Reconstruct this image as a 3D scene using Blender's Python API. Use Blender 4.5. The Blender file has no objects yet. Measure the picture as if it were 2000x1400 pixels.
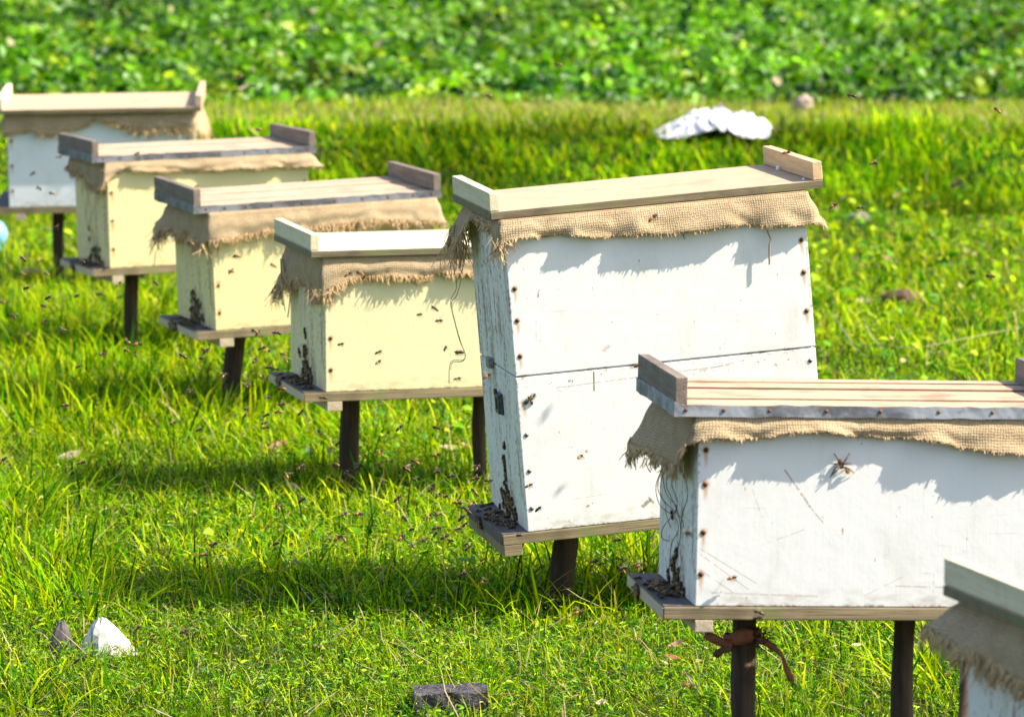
import bpy, bmesh, math, random
import numpy as np
from mathutils import Matrix, Vector, Euler
from math import radians, pi, sin, cos
random.seed(11)
rng = np.random.default_rng(5)
sc = bpy.context.scene
C = sc.collection

# ------------------------------------------------------------------ camera, sky, sun, exposure
CAM_H, PITCH, FPX = 1.30, 0.1054, 10462.0          # focal length in pixels of the 2000 px wide photograph
cam_d = bpy.data.cameras.new('camera'); cam = bpy.data.objects.new('camera', cam_d); C.objects.link(cam)
cam.location = (0, 0, CAM_H); cam.rotation_euler = (pi/2 - PITCH, 0, 0)
cam_d.sensor_width = 36; cam_d.lens = FPX/2000*36; cam_d.clip_start = .5; cam_d.clip_end = 2000
cam_d.dof.use_dof = True; cam_d.dof.focus_distance = 8.0; cam_d.dof.aperture_fstop = 13
sc.camera = cam
SUN = Vector((.93, -.205, 1.0)).normalized()
elev = math.asin(SUN.z); azim = math.atan2(SUN.x, SUN.y)
w = bpy.data.worlds.new('World'); sc.world = w; w.use_nodes = True
wn = w.node_tree; sky = wn.nodes.new('ShaderNodeTexSky'); sky.sky_type = 'NISHITA'; sky.sun_disc = False
sky.sun_elevation = elev; sky.sun_rotation = azim; sky.altitude = 50; sky.air_density = 1.0; sky.dust_density = 1.6; sky.ozone_density = 1.0
wn.links.new(sky.outputs[0], wn.nodes['Background'].inputs[0]); wn.nodes['Background'].inputs[1].default_value = .135
sl = bpy.data.lights.new('sun', 'SUN'); sl.energy = 4.8; sl.angle = radians(.53); sl.color = (1, .92, .79)
so = bpy.data.objects.new('sun', sl); C.objects.link(so); so.rotation_euler = SUN.to_track_quat('Z', 'Y').to_euler()
sc.view_settings.view_transform = 'Standard'; sc.view_settings.look = 'None'; sc.view_settings.gamma = 1
sc.view_settings.exposure = 1.14
sc.render.film_transparent = False
sc.cycles.max_bounces = 6; sc.cycles.transmission_bounces = 4; sc.cycles.transparent_max_bounces = 6

# ------------------------------------------------------------------ small helpers
def tag(o, label=None, cat=None, group=None, kind=None):
    if label: o['label'] = label
    if cat: o['category'] = cat
    if group: o['group'] = group
    if kind: o['kind'] = kind
    return o
def empty(name, loc=(0, 0, 0), rz=0):
    o = bpy.data.objects.new(name, None); C.objects.link(o); o.location = loc; o.rotation_euler = (0, 0, rz); o.empty_display_size = .05
    return o
def link(name, me, parent=None, M=None):
    o = bpy.data.objects.new(name, me); C.objects.link(o)
    if parent: o.parent = parent
    if M is not None: o.matrix_local = M
    return o
class MB:
    """collects vertices and faces for one mesh"""
    def __init__(s): s.v = []; s.f = []; s.m = []; s.sm = []; s.uv = None
    def add(s, vs, fs, mi=0, smooth=False):
        b = len(s.v); s.v += [tuple(p) for p in vs]
        for f in fs: s.f.append(tuple(b+i for i in f)); s.m.append(mi); s.sm.append(smooth)
        return s
    def box(s, c, d, bev=.0012, rot=None, mi=0, jit=0):
        bm = bmesh.new(); bmesh.ops.create_cube(bm, size=1)
        bmesh.ops.scale(bm, vec=d, verts=bm.verts)
        if bev > 0: bmesh.ops.bevel(bm, geom=bm.edges[:], offset=min(bev, min(d)*.4), segments=2, affect='EDGES', profile=.5)
        M = Matrix.Translation(c) @ (rot.to_4x4() if rot else Matrix())
        bm.verts.ensure_lookup_table()
        vs = [M @ (q.co + Vector([random.uniform(-jit, jit) for _ in range(3)])) for q in bm.verts]
        s.add(vs, [[q.index for q in f.verts] for f in bm.faces], mi); bm.free(); return s
    def tube(s, pts, rad, n=6, mi=0, cap=True, smooth=True):
        pts = [Vector(p) for p in pts]; R = rad if hasattr(rad, '__len__') else [rad]*len(pts)
        vs = []; up = Vector((.13, .21, .97))
        for i, p in enumerate(pts):
            t = (pts[min(i+1, len(pts)-1)] - pts[max(i-1, 0)])
            t = t.normalized() if t.length > 1e-9 else Vector((0, 0, 1))
            a = t.cross(up)
            if a.length < .15: a = t.cross(Vector((1, 0, 0)))
            a.normalize(); b = t.cross(a)
            for k in range(n):
                an = 2*pi*k/n; vs.append(p + (a*cos(an) + b*sin(an))*R[i])
        fs = [(i*n+k, i*n+(k+1) % n, (i+1)*n+(k+1) % n, (i+1)*n+k) for i in range(len(pts)-1) for k in range(n)]
        if cap: fs += [tuple(range(n))[::-1], tuple((len(pts)-1)*n+k for k in range(n))]
        return s.add(vs, fs, mi, smooth)
    def ball(s, c, r, nu=10, nv=7, mi=0, rot=None):
        vs = []; r = Vector(r)
        for j in range(nv+1):
            th = pi*j/nv
            for i in range(nu):
                ph = 2*pi*i/nu; p = Vector((r.x*cos(th), r.y*sin(th)*cos(ph), r.z*sin(th)*sin(ph)))
                if rot: p = rot @ p
                vs.append(Vector(c)+p)
        fs = [(j*nu+i, j*nu+(i+1) % nu, (j+1)*nu+(i+1) % nu, (j+1)*nu+i) for j in range(nv) for i in range(nu)]
        return s.add(vs, fs, mi, True)
    def mesh(s, name, mats):
        me = bpy.data.meshes.new(name); me.from_pydata(s.v, [], s.f)
        for m in (mats if isinstance(mats, (list, tuple)) else [mats]): me.materials.append(m)
        me.polygons.foreach_set('material_index', s.m); me.polygons.foreach_set('use_smooth', s.sm)
        if s.uv is not None:
            l = me.uv_layers.new(name='UVMap'); li = np.empty(len(me.loops), np.int32); me.loops.foreach_get('vertex_index', li)
            l.data.foreach_set('uv', np.array(s.uv, np.float32)[li].ravel())
        me.validate(); me.update(); return me
    def build(s, name, mats, parent=None, M=None): return link(name, s.mesh(name, mats), parent, M)

class NT:
    """tiny node-tree writer"""
    def __init__(s, name):
        s.mat = bpy.data.materials.new(name); s.mat.use_nodes = True; s.nt = s.mat.node_tree; s.N = s.nt.nodes
        s.bsdf = s.N['Principled BSDF']; s.out = s.N['Material Output']; s.tc = s.N.new('ShaderNodeTexCoord')
        s.obj = s.tc.outputs['Object']
    def put(s, sock, v):
        if isinstance(v, bpy.types.NodeSocket): s.nt.links.new(v, sock)
        elif v is not None:
            if isinstance(v, (tuple, list)) and len(v) == 3 and sock.type == 'RGBA': v = (*v, 1)
            sock.default_value = v
    def math(s, op, a, b=None, c=None, clamp=False):
        n = s.N.new('ShaderNodeMath'); n.operation = op; n.use_clamp = clamp
        s.put(n.inputs[0], a); s.put(n.inputs[1], b); s.put(n.inputs[2], c); return n.outputs[0]
    def mix(s, f, a, b, mode='MIX'):
        n = s.N.new('ShaderNodeMix'); n.data_type = 'RGBA'; n.blend_type = mode
        s.put(n.inputs[0], f); s.put(n.inputs[6], a); s.put(n.inputs[7], b); return n.outputs[2]
    def map(s, vec, scale=(1, 1, 1), loc=(0, 0, 0), rot=(0, 0, 0)):
        n = s.N.new('ShaderNodeMapping'); s.put(n.inputs[0], vec); n.inputs[1].default_value = loc; n.inputs[2].default_value = rot; n.inputs[3].default_value = scale; return n.outputs[0]
    def noise(s, vec, scale, detail=3, rough=.55, dist=0):
        n = s.N.new('ShaderNodeTexNoise'); s.put(n.inputs['Vector'], vec); n.inputs['Scale'].default_value = scale; n.inputs['Detail'].default_value = detail
        n.inputs['Roughness'].default_value = rough; n.inputs['Distortion'].default_value = dist; return n.outputs['Fac']
    def step(s, v, lo, hi):
        n = s.N.new('ShaderNodeMapRange'); n.interpolation_type = 'SMOOTHSTEP'; s.put(n.inputs[0], v); n.inputs[1].default_value = lo; n.inputs[2].default_value = hi
        return n.outputs[0]
    def sep(s, v): n = s.N.new('ShaderNodeSeparateXYZ'); s.put(n.inputs[0], v); return n.outputs
    def bump(s, h, dist=.001, strength=1):
        n = s.N.new('ShaderNodeBump'); n.inputs['Strength'].default_value = strength; n.inputs['Distance'].default_value = dist; s.put(n.inputs['Height'], h)
        s.nt.links.new(n.outputs[0], s.bsdf.inputs['Normal']); return n
    def finish(s, col, rough=.7, metal=0, spec=None):
        s.put(s.bsdf.inputs['Base Color'], col); s.put(s.bsdf.inputs['Roughness'], rough); s.put(s.bsdf.inputs['Metallic'], metal)
        if spec is not None: s.bsdf.inputs['Specular IOR Level'].default_value = spec
        return s.mat
    def seg(s, x, z, a, b, wd, soft=.5):
        """mask of a thin mark from a to b on a face"""
        ax, az = a; bx, bz = b; L = math.hypot(bx-ax, bz-az); ux, uz = (bx-ax)/L, (bz-az)/L
        dx = s.math('SUBTRACT', x, ax); dz = s.math('SUBTRACT', z, az)
        t = s.math('ADD', s.math('MULTIPLY', dx, ux), s.math('MULTIPLY', dz, uz))
        d = s.math('ABSOLUTE', s.math('SUBTRACT', s.math('MULTIPLY', dx, -uz), s.math('MULTIPLY', dz, -ux)))
        m1 = s.math('SUBTRACT', 1, s.step(d, wd*(1-soft), wd)); m2 = s.step(t, 0, wd); m3 = s.math('SUBTRACT', 1, s.step(t, L-wd, L))
        return s.math('MULTIPLY', m1, s.math('MULTIPLY', m2, m3))

def m_paint(name, base, nails, segs=(), warm=0.0, zs=1.0, grain=.5):
    """old brush paint on boards: faint upright grain, specks, grime at the foot, rust under the screws"""
    n = NT(name); o = n.obj; x, y, z = n.sep(o); nx, ny, nz = n.sep(n.tc.outputs['Normal'])
    side = n.step(n.math('ABSOLUTE', nx), .5, .8)
    col = n.mix(n.math('MULTIPLY', n.noise(o, 9, 3), .28), base, tuple(c*k for c, k in zip(base, (.86, .84, .78))))
    g = n.noise(n.map(o, (150, 150, 7)), 1, 4, .65)
    col = n.mix(n.math('MULTIPLY', n.step(g, .56, .72), n.math('ADD', .035*grain, n.math('MULTIPLY', side, .60))), col, (.27, .25, .19))
    g2 = n.noise(n.map(o, (26, 26, 2.2), loc=(3, 3, 1)), 1, 3)
    col = n.mix(n.math('MULTIPLY', n.step(g2, .52, .75), n.math('ADD', .03, n.math('MULTIPLY', side, .40))), col, (.38, .36, .27))
    bl = n.noise(n.map(o, (1, 1, .6)), 17, 5, .62, .4); col = n.mix(n.math('MULTIPLY', n.step(bl, .50, .74), .34*grain+.06), col, (.44, .37, .27))
    sp = n.step(n.noise(n.map(o, (1, 1, .55)), 210, 2, .5), .735, .78)
    col = n.mix(n.math('MULTIPLY', sp, .65), col, (.16, .10, .05))
    sp2 = n.math('MULTIPLY', n.step(n.noise(o, 70, 3, .6), .70, .76), n.step(n.noise(o, 7, 2), .5, .62))
    col = n.mix(n.math('MULTIPLY', sp2, .5), col, (.30, .21, .12))
    # diagonal brush scratches
    dg = n.noise(n.map(o, (18, 18, 320), rot=(0, radians(-40), 0)), 1, 2)
    col = n.mix(n.math('MULTIPLY', n.math('MULTIPLY', n.step(dg, .62, .72), n.step(n.noise(o, 5, 1), .52, .66)), .35), col, (.36, .28, .18))
    foot = n.math('MULTIPLY', n.math('SUBTRACT', 1, n.step(z, 0, .035)), n.step(n.noise(n.map(o, (30, 30, 60)), 1, 4), .42, .66))
    col = n.mix(n.math('MULTIPLY', foot, .5), col, (.33, .22, .12))
    # chips and rubbed corners along the edges, grime streaks on the end boards
    ex = n.math('ABSOLUTE', x); wn_ = n.noise(o, 120, 4, .65); wz = n.noise(n.map(o, (40, 40, 9)), 1, 4, .6)
    edge = n.math('MAXIMUM', n.step(ex, .2345, .2395), n.math('MAXIMUM', n.math('SUBTRACT', 1, n.step(z, .0005, .006)), n.math('SUBTRACT', 1, n.step(n.math('ABSOLUTE', n.math('SUBTRACT', z, .244)), .001, .006))))
    col = n.mix(n.math('MULTIPLY', n.math('MULTIPLY', edge, n.step(n.math('ADD', n.math('MULTIPLY', wn_, .5), n.math('MULTIPLY', wz, .5)), .49, .60)), .8), col, (.20, .13, .07))
    col = n.mix(n.math('MULTIPLY', n.math('MULTIPLY', side, n.step(wz, .50, .75)), .30), col, (.22, .20, .14))
    seamz = n.math('MULTIPLY', n.step(z, .205, .235), n.math('SUBTRACT', 1, n.step(z, .243, .2445))); col = n.mix(n.math('MULTIPLY', n.math('MULTIPLY', seamz, n.step(n.noise(o, 150, 2, .5), .66, .70)), .85), col, (.13, .07, .035))
    for (a, b) in nails:
        dx = n.math('ABSOLUTE', n.math('SUBTRACT', n.math('ADD', x, n.math('MULTIPLY', n.math('SUBTRACT', n.noise(o, 60, 2), .5), .006)), a)); dz = n.math('SUBTRACT', b, z)
        m = n.math('MULTIPLY', n.math('SUBTRACT', 1, n.step(dx, .0006, .0045)), n.math('MULTIPLY', n.step(dz, -.003, .001), n.math('SUBTRACT', 1, n.step(dz, .004, .03))))
        m = n.math('MULTIPLY', m, n.step(n.math('MULTIPLY', ny, -1), .5, .9))
        col = n.mix(n.math('MULTIPLY', m, .75), col, (.50, .26, .07))
        r = n.math('SQRT', n.math('ADD', n.math('POWER', dx, 2), n.math('POWER', dz, 2)))
        m = n.math('MULTIPLY', n.math('SUBTRACT', 1, n.step(r, .003, .0075)), n.step(n.math('MULTIPLY', ny, -1), .5, .9))
        col = n.mix(n.math('MULTIPLY', m, .5), col, (.42, .22, .07))
    fr = n.step(n.math('MULTIPLY', ny, -1), .5, .9)
    for (a, b, wd, c, st) in segs:
        m = n.math('MULTIPLY', n.seg(x, z, a, b, wd), n.math('MULTIPLY', fr, n.step(n.noise(o, 130, 2), .36, .5)))
        col = n.mix(n.math('MULTIPLY', m, st), col, c)
    n.bump(n.math('ADD', n.math('MULTIPLY', g, .35), n.noise(o, 40, 3)), .0010, .5)
    return n.finish(col, .62, spec=.35)

def m_wood(name, c1, c2, c3, axis=0, grain=1.0, dark=.5, rough=.75, green=0.0, front=0):
    n = NT(name); o = n.obj; s = [95, 95, 95]; s[axis] = 5
    s2 = [420, 420, 420]; s2[axis] = 14
    g = n.noise(n.map(o, tuple(s)), 1, 5, .6, .6); g2 = n.noise(n.map(o, tuple(s2)), 1, 3, .6)
    col = n.mix(n.step(g, .35, .65), c1, c2)
    col = n.mix(n.math('MULTIPLY', n.step(g2, .55, .75), dark*grain), col, c3)
    col = n.mix(n.math('MULTIPLY', n.step(n.noise(o, 14, 4, .6), .5, .75), dark*.8), col, c3)
    col = n.mix(n.math('MULTIPLY', n.step(n.noise(o, 260, 2), .70, .76), .5), col, (.1, .06, .03))
    if green: col = n.mix(n.math('MULTIPLY', n.step(n.noise(o, 18, 3), .45, .7), green), col, (.16, .20, .05))
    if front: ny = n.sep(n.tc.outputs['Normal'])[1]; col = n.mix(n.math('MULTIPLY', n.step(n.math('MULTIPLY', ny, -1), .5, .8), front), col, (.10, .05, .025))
    n.bump(n.math('ADD', g, g2), .0012, .6)
    return n.finish(col, rough, spec=.3)

def m_flat(name, c1, c2, scale=40, rough=.7, metal=0, bump=.0005, spec=.4):
    n = NT(name); f = n.noise(n.obj, scale, 4, .6); col = n.mix(n.step(f, .35, .65), c1, c2)
    if bump: n.bump(f, bump, .6)
    return n.finish(col, rough, metal, spec)

def m_burlap():
    n = NT('jute sacking'); u, v, _ = n.sep(n.tc.outputs['UV']); o = n.obj
    wob = n.math('MULTIPLY', n.math('SUBTRACT', n.noise(o, 34, 4, .65), .5), .0085)
    per = .0036
    a = n.math('MULTIPLY_ADD', n.math('SINE', n.math('MULTIPLY', n.math('ADD', u, wob), 2*pi/per)), .5, .5)
    b = n.math('MULTIPLY_ADD', n.math('SINE', n.math('MULTIPLY', n.math('ADD', v, wob), 2*pi/per)), .5, .5)
    wv = n.math('MULTIPLY', n.math('POWER', a, .7), n.math('POWER', b, .7)); wv = n.math('ADD', n.math('MULTIPLY', wv, .62), n.math('MULTIPLY', n.step(n.noise(n.map(n.tc.outputs['UV'], (1, 1, 1)), 260, 3, .7), .3, .7), .38))
    base = n.mix(n.step(n.noise(o, 30, 4, .6), .35, .65), (.64, .475, .275), (.53, .375, .205))
    base = n.mix(n.math('MULTIPLY', n.step(n.noise(o, 16, 3, .6), .52, .72), .55), base, (.34, .23, .12))
    col = n.mix(wv, n.mix(.55, base, (.09, .055, .02)), n.mix(.4, base, (.82, .66, .43)))
    n.bump(wv, .0012, .8)
    m = n.finish(col, .9, spec=.1)
    tr = n.N.new('ShaderNodeBsdfTranslucent'); n.put(tr.inputs[0], n.mix(.5, base, (.5, .32, .12))); mx = n.N.new('ShaderNodeMixShader'); mx.inputs[0].default_value = .16
    n.nt.links.new(n.bsdf.outputs[0], mx.inputs[1]); n.nt.links.new(tr.outputs[0], mx.inputs[2]); n.nt.links.new(mx.outputs[0], n.out.inputs[0])
    return m
def m_thread(name, c1, c2, t=.2):
    n = NT(name); col = n.mix(n.step(n.noise(n.obj, 50, 3), .35, .65), c1, c2); n.finish(col, .9, spec=.1)
    tr = n.N.new('ShaderNodeBsdfTranslucent'); n.put(tr.inputs[0], col); mx = n.N.new('ShaderNodeMixShader'); mx.inputs[0].default_value = t
    n.nt.links.new(n.bsdf.outputs[0], mx.inputs[1]); n.nt.links.new(tr.outputs[0], mx.inputs[2]); n.nt.links.new(mx.outputs[0], n.out.inputs[0]); return n.mat
def m_leaf(name, trans=.4, rough=.5, spec=.3, tint=(1.15, 1.25, .5)):
    """foliage whose colour is carried by the leaves themselves (attribute col)"""
    n = NT(name); at = n.N.new('ShaderNodeAttribute'); at.attribute_name = 'col'
    n.finish(at.outputs['Color'], rough, spec=spec)
    tr = n.N.new('ShaderNodeBsdfTranslucent'); n.put(tr.inputs[0], n.mix(1, at.outputs['Color'], tint, 'MULTIPLY'))
    mx = n.N.new('ShaderNodeMixShader'); mx.inputs[0].default_value = trans
    n.nt.links.new(n.bsdf.outputs[0], mx.inputs[1]); n.nt.links.new(tr.outputs[0], mx.inputs[2]); n.nt.links.new(mx.outputs[0], n.out.inputs[0]); return n.mat

# ------------------------------------------------------------------ pixel <-> world (2000 px photograph)
def ray(px, py):
    x, y, z = (px-1000)/FPX, 1.0, -(py-700)/FPX
    return Vector((x, y*cos(PITCH)+z*sin(PITCH), -y*sin(PITCH)+z*cos(PITCH)))
def at_y(px, py, Y): d = ray(px, py); return Vector((0, 0, CAM_H)) + d*(Y/d.y)
def on_ground(px, py, z=0): d = ray(px, py); return Vector((0, 0, CAM_H)) + d*((z-CAM_H)/d.z)

# ------------------------------------------------------------------ ground
def vnoise(x, y, scale, seed=0):
    """smooth value noise 0..1 for numpy arrays"""
    r = np.random.default_rng(seed); T = r.random((256, 256)); X = np.asarray(x)*scale+1000.3; Y = np.asarray(y)*scale+1000.7
    xi = np.floor(X).astype(int); yi = np.floor(Y).astype(int); fx = X-xi; fy = Y-yi; fx = fx*fx*(3-2*fx); fy = fy*fy*(3-2*fy)
    g = lambda a, b: T[a % 256, b % 256]
    return (g(xi, yi)*(1-fx)+g(xi+1, yi)*fx)*(1-fy)+(g(xi, yi+1)*(1-fx)+g(xi+1, yi+1)*fx)*fy
def sst(a, b, x): t = np.clip((x-a)/(b-a), 0, 1); return t*t*(3-2*t)
def gz(x, y):
    """height of the ground: level lawn, low grassy bund, field behind"""
    x = np.asarray(x, float); y = np.asarray(y, float)
    yb = y - .10*x
    h = .17*sst(16.6, 17.7, yb) - .05*sst(19.0, 20.4, yb)
    return h + .022*(vnoise(x, y, 1.7, 3)-.5)*sst(3, 9, y) + .03*(vnoise(x, y, .6, 4)-.5)*sst(15, 19, y)
_og = on_ground
def on_ground(px, py, z=0):
    """where the ray through a photograph pixel meets the modelled ground (z above it)"""
    h = 0.0
    for _ in range(25):
        p = _og(px, py, h+z); h = .5*h+.5*float(gz(p.x, p.y))
    return p
def make_ground():
    xs = np.r_[-400, -150, -60, -25, -12, np.linspace(-7, 7, 71), 12, 25, 60, 150, 400]
    ys = np.r_[-300, -100, -30, 0, 3, np.linspace(5, 48, 216), 60, 90, 150, 260, 500, 1000]
    X, Y = np.meshgrid(xs, ys); Z = gz(X, Y); nx = len(xs)
    v = np.c_[X.ravel(), Y.ravel(), Z.ravel()].tolist()
    f = [(j*nx+i, j*nx+i+1, (j+1)*nx+i+1, (j+1)*nx+i) for j in range(len(ys)-1) for i in range(nx-1)]
    b = MB(); b.add(v, f, 0, True)
    n = NT('meadow soil'); o = n.obj
    c = n.mix(n.step(n.noise(o, 3, 4), .4, .6), (.022, .040, .005), (.045, .034, .014)); c = n.mix(n.step(n.noise(o, 40, 4), .45, .65), c, (.012, .022, .004))
    n.bump(n.noise(o, 60, 4), .01, .7)
    g = b.build('ground', n.finish(c, .95, spec=.1)); tag(g, kind='structure')
make_ground()

PAL = np.array([(.245, .410, .0005), (.130, .320, .0005), (.410, .510, .001), (.038, .170, .0005), (.006, .055, .0005), (.46, .38, .15), (.13, .25, .04), (.48, .50, .010)])
def blades(name, mat, pos, hgt, wid, az, lean, curl, col, seglv=(0, .38, .72, 1), kind='stuff'):
    """many grass blades in one mesh; all arguments are arrays over the blades"""
    n = len(hgt); t = np.array(seglv); k = len(t)
    d = np.c_[np.cos(az), np.sin(az)]; s = np.c_[-np.sin(az+rng.normal(0, .5, n)), np.cos(az)]
    V = np.empty((n, 2*k-1, 3), np.float32)
    for i, a in enumerate(t):
        ang = lean+curl*a
        # integrate a bending stem
        hor = hgt*(np.sin(lean+curl*a*.5))*a; ver = hgt*np.cos(lean+curl*a*.5)*a
        c = np.c_[pos[:, 0]+d[:, 0]*hor, pos[:, 1]+d[:, 1]*hor, pos[:, 2]+ver]
        ww = wid*(1-a**2*.75)*.5*(.75 if i == 0 else 1)
        if i < k-1:
            V[:, 2*i, :2] = c[:, :2]-s*ww[:, None]; V[:, 2*i, 2] = c[:, 2]; V[:, 2*i+1, :2] = c[:, :2]+s*ww[:, None]; V[:, 2*i+1, 2] = c[:, 2]
        else: V[:, 2*i] = c
    m = 2*k-1; quads = [(2*i, 2*i+1, 2*i+3, 2*i+2) for i in range(k-2)]; tri = (2*(k-2), 2*(k-2)+1, 2*(k-1))
    pat = np.array([x for q in quads for x in q]+list(tri)); tot = np.array([4]*(k-2)+[3])
    me = bpy.data.meshes.new(name); me.vertices.add(n*m); me.vertices.foreach_set('co', V.ravel())
    L = (np.arange(n)[:, None]*m+pat[None]).ravel().astype(np.int32); me.loops.add(len(L)); me.loops.foreach_set('vertex_index', L)
    T = np.tile(tot, n); st = np.r_[0, np.cumsum(T)[:-1]].astype(np.int32); me.polygons.add(len(T)); me.polygons.foreach_set('loop_start', st); me.polygons.foreach_set('loop_total', T.astype(np.int32))
    me.polygons.foreach_set('use_smooth', np.ones(len(T), bool)); me.materials.append(mat)
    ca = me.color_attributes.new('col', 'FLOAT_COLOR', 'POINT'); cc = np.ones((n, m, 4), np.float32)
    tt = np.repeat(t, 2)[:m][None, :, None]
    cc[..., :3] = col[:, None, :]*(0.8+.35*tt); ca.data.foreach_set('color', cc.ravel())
    me.update(calc_edges=True); o = bpy.data.objects.new(name, me); C.objects.link(o); return tag(o, kind=kind)

def scatter(n, y0, y1, marg=1.25, pad=.9, power=0):
    """random points over the wedge of ground the view takes in, plus a margin at the sides"""
    y = y0+(y1-y0)*rng.random(n)**(1+power); hw = .0956*y*1.06+.12; x = (rng.random(n)*2-1)*hw
    out = rng.random(n) < .20; x = np.where(out, np.sign(x)*(hw+rng.random(n)*1.5), x)      # a sparser margin at both sides
    return x, y
def pick(n, w): w = np.array(w, float); return PAL[rng.choice(len(PAL), n, p=w/w.sum())]*(rng.normal(1, .16, n).clip(.6, 1.5))[:, None]

grass_m = m_leaf('grass blade', .34, .6, .03, (1.4, 1.35, .1))
TUFTS = []      # (x, y, radius, height, amount)
def tuft(px, py, r, h, n): p = on_ground(px, py); TUFTS.append((p.x, p.y, r, h, n))
for a in [(60, 1120, .16, .15, 380), (150, 1190, .13, .13, 260), (10, 1010, .15, .14, 280), (30, 800, .3, .15, 500), (130, 860, .3, .14, 500), (300, 800, .35, .15, 600), (420, 830, .3, .14, 450), (200, 720, .35, .15, 500),
          (60, 640, .4, .15, 500), (330, 700, .4, .15, 500), (540, 880, .25, .11, 250), (960, 1190, .14, .15, 110), (1060, 1215, .12, .16, 50), (1180, 1180, .14, .15, 110), (1010, 1160, .2, .15, 90), (1230, 1160, .12, .15, 90), (870, 1190, .16, .09, 120),
          (1240, 1120, .2, .16, 260), (800, 870, .3, .12, 300), (720, 860, .2, .11, 250), (860, 1020, .25, .10, 260), (930, 960, .25, .12, 200), (380, 1120, .22, .10, 300), (560, 1130, .25, .09, 260), (700, 1180, .2, .09, 200),
          (1850, 1340, .10, .17, 160), (1640, 1260, .14, .08, 160), (1500, 1390, .12, .07, 120), (20, 1380, .15, .10, 200), (1990, 1390, .1, .1, 80), (270, 620, .3, .13, 350), (30, 540, .5, .14, 500), (470, 760, .3, .13, 350), (600, 860, .2, .11, 200)]:
    tuft(*a)
def lawn():
    # 1 short tangled mat: little clumps whose blades lean outwards, with gaps between them
    xs, ys, hs, ws, cs, ln, cu, az = [], [], [], [], [], [], [], []
    for (y0, y1, n, wd, rc) in [(7.0, 9.0, 96000, .0018, .022), (9.0, 11.5, 106000, .0023, .028), (11.5, 14.2, 92000, .0031, .036), (14.2, 16.9, 80000, .0040, .045)]:
        nc = n//13; cx, cy = scatter(nc, y0, y1); kx = np.repeat(cx, 13); ky = np.repeat(cy, 13); n = nc*13; a = rng.random(n)*2*pi; q = np.abs(rng.normal(0, rc, n))
        loose = rng.random(n) < .3; fx, fy = scatter(n, y0, y1); x = np.where(loose, fx, kx+np.cos(a)*q); y = np.where(loose, fy, ky+np.sin(a)*q*1.2)
        cl = np.repeat(rng.random(nc), 13); patch = vnoise(x, y, 1.5, 22); lush = sst(.45, .75, patch)*sst(8.8, 10.5, y)
        h = (.014+.038*rng.random(n)**1.3)*(.55+1.0*cl)*(1+.5*lush); xs.append(x); ys.append(y); hs.append(h); ws.append(wd*(.5+.9*rng.random(n)))
        az.append(a+rng.normal(0, .7, n)); ln.append(np.abs(.35+q/rc*.38+rng.normal(0, .28, n))); cu.append(rng.normal(.9, .8, n))
        c = pick(n, (6, 5, 6, 5, 6, 1.2, .3, 5)); dk = sst(.50, .8, vnoise(x, y, 3.3, 23)); c = c*(1-.45*dk[:, None]*np.array([1, .75, .8]))
        c = c*(.40+1.0*np.repeat(rng.random(nc), 13))[:, None]; cs.append(c)
    x = np.concatenate(xs); y = np.concatenate(ys)
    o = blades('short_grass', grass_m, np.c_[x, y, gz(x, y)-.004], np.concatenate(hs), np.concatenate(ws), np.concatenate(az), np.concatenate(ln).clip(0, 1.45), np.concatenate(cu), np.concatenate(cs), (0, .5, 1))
    # 2 longer arching blades, in tufts and strewn
    xs, ys, hs, ws, az, ln = [], [], [], [], [], []
    for (cx, cy, r, h, n) in TUFTS:
        a = rng.random(n)*2*pi; q = rng.random(n)**.6*r; xs.append(cx+np.cos(a)*q); ys.append(cy+np.sin(a)*q*1.3); hs.append(h*(.40+.6*rng.random(n))); ws.append(.0036*(.5+.9*rng.random(n)))
        az.append(a+rng.normal(0, .9, n)); ln.append(np.abs(rng.normal(.38, .28, n)))
    for (y0, y1, n, h) in [(8.6, 11.5, 2600, .075), (11.5, 14.5, 9000, .10), (14.5, 16.9, 4000, .09)]:
        x, y = scatter(n, y0, y1); k = vnoise(x, y, 1.3, 31) > .36; x, y = x[k], y[k]; m = len(x); xs.append(x); ys.append(y); hs.append(h*(.4+.7*rng.random(m))); ws.append((.0035+.0007*(y-9).clip(0, 6))*(.5+.8*rng.random(m)))
        az.append(rng.random(m)*2*pi); ln.append(np.abs(rng.normal(.35, .25, m)))
    x = np.concatenate(xs); y = np.concatenate(ys); n = len(x)
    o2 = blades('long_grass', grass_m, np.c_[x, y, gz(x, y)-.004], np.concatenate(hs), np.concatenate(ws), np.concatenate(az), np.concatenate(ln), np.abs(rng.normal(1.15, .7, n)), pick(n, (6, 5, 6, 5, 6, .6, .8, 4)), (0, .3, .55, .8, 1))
    # 3 dry straw
    x, y = scatter(9000, 7, 17); n = len(x)
    o3 = blades('dry_straw', grass_m, np.c_[x, y, gz(x, y)+.006+.018*rng.random(n)], .03+.06*rng.random(n), .0015+.0012*rng.random(n), rng.random(n)*2*pi, rng.normal(1.3, .25, n), rng.normal(.1, .4, n),
                np.array([(.42, .33, .17)])*rng.normal(1, .25, n).clip(.4, 1.5)[:, None], (0, .5, 1))
    # 4 the bund: dark tall grass on its face, dry pale grass on its top
    n = 54000; x, y = scatter(n, 16.3, 17.9, 1.3); yb = y-.10*x
    c = pick(n, (4, 6, 2.5, 6, 4, .2, .4, 1.5)); c *= (.30+1.15*vnoise(x, y, 2.0, 41)*(.5+1.0*vnoise(x, y, 6, 44)))[:, None]
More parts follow.
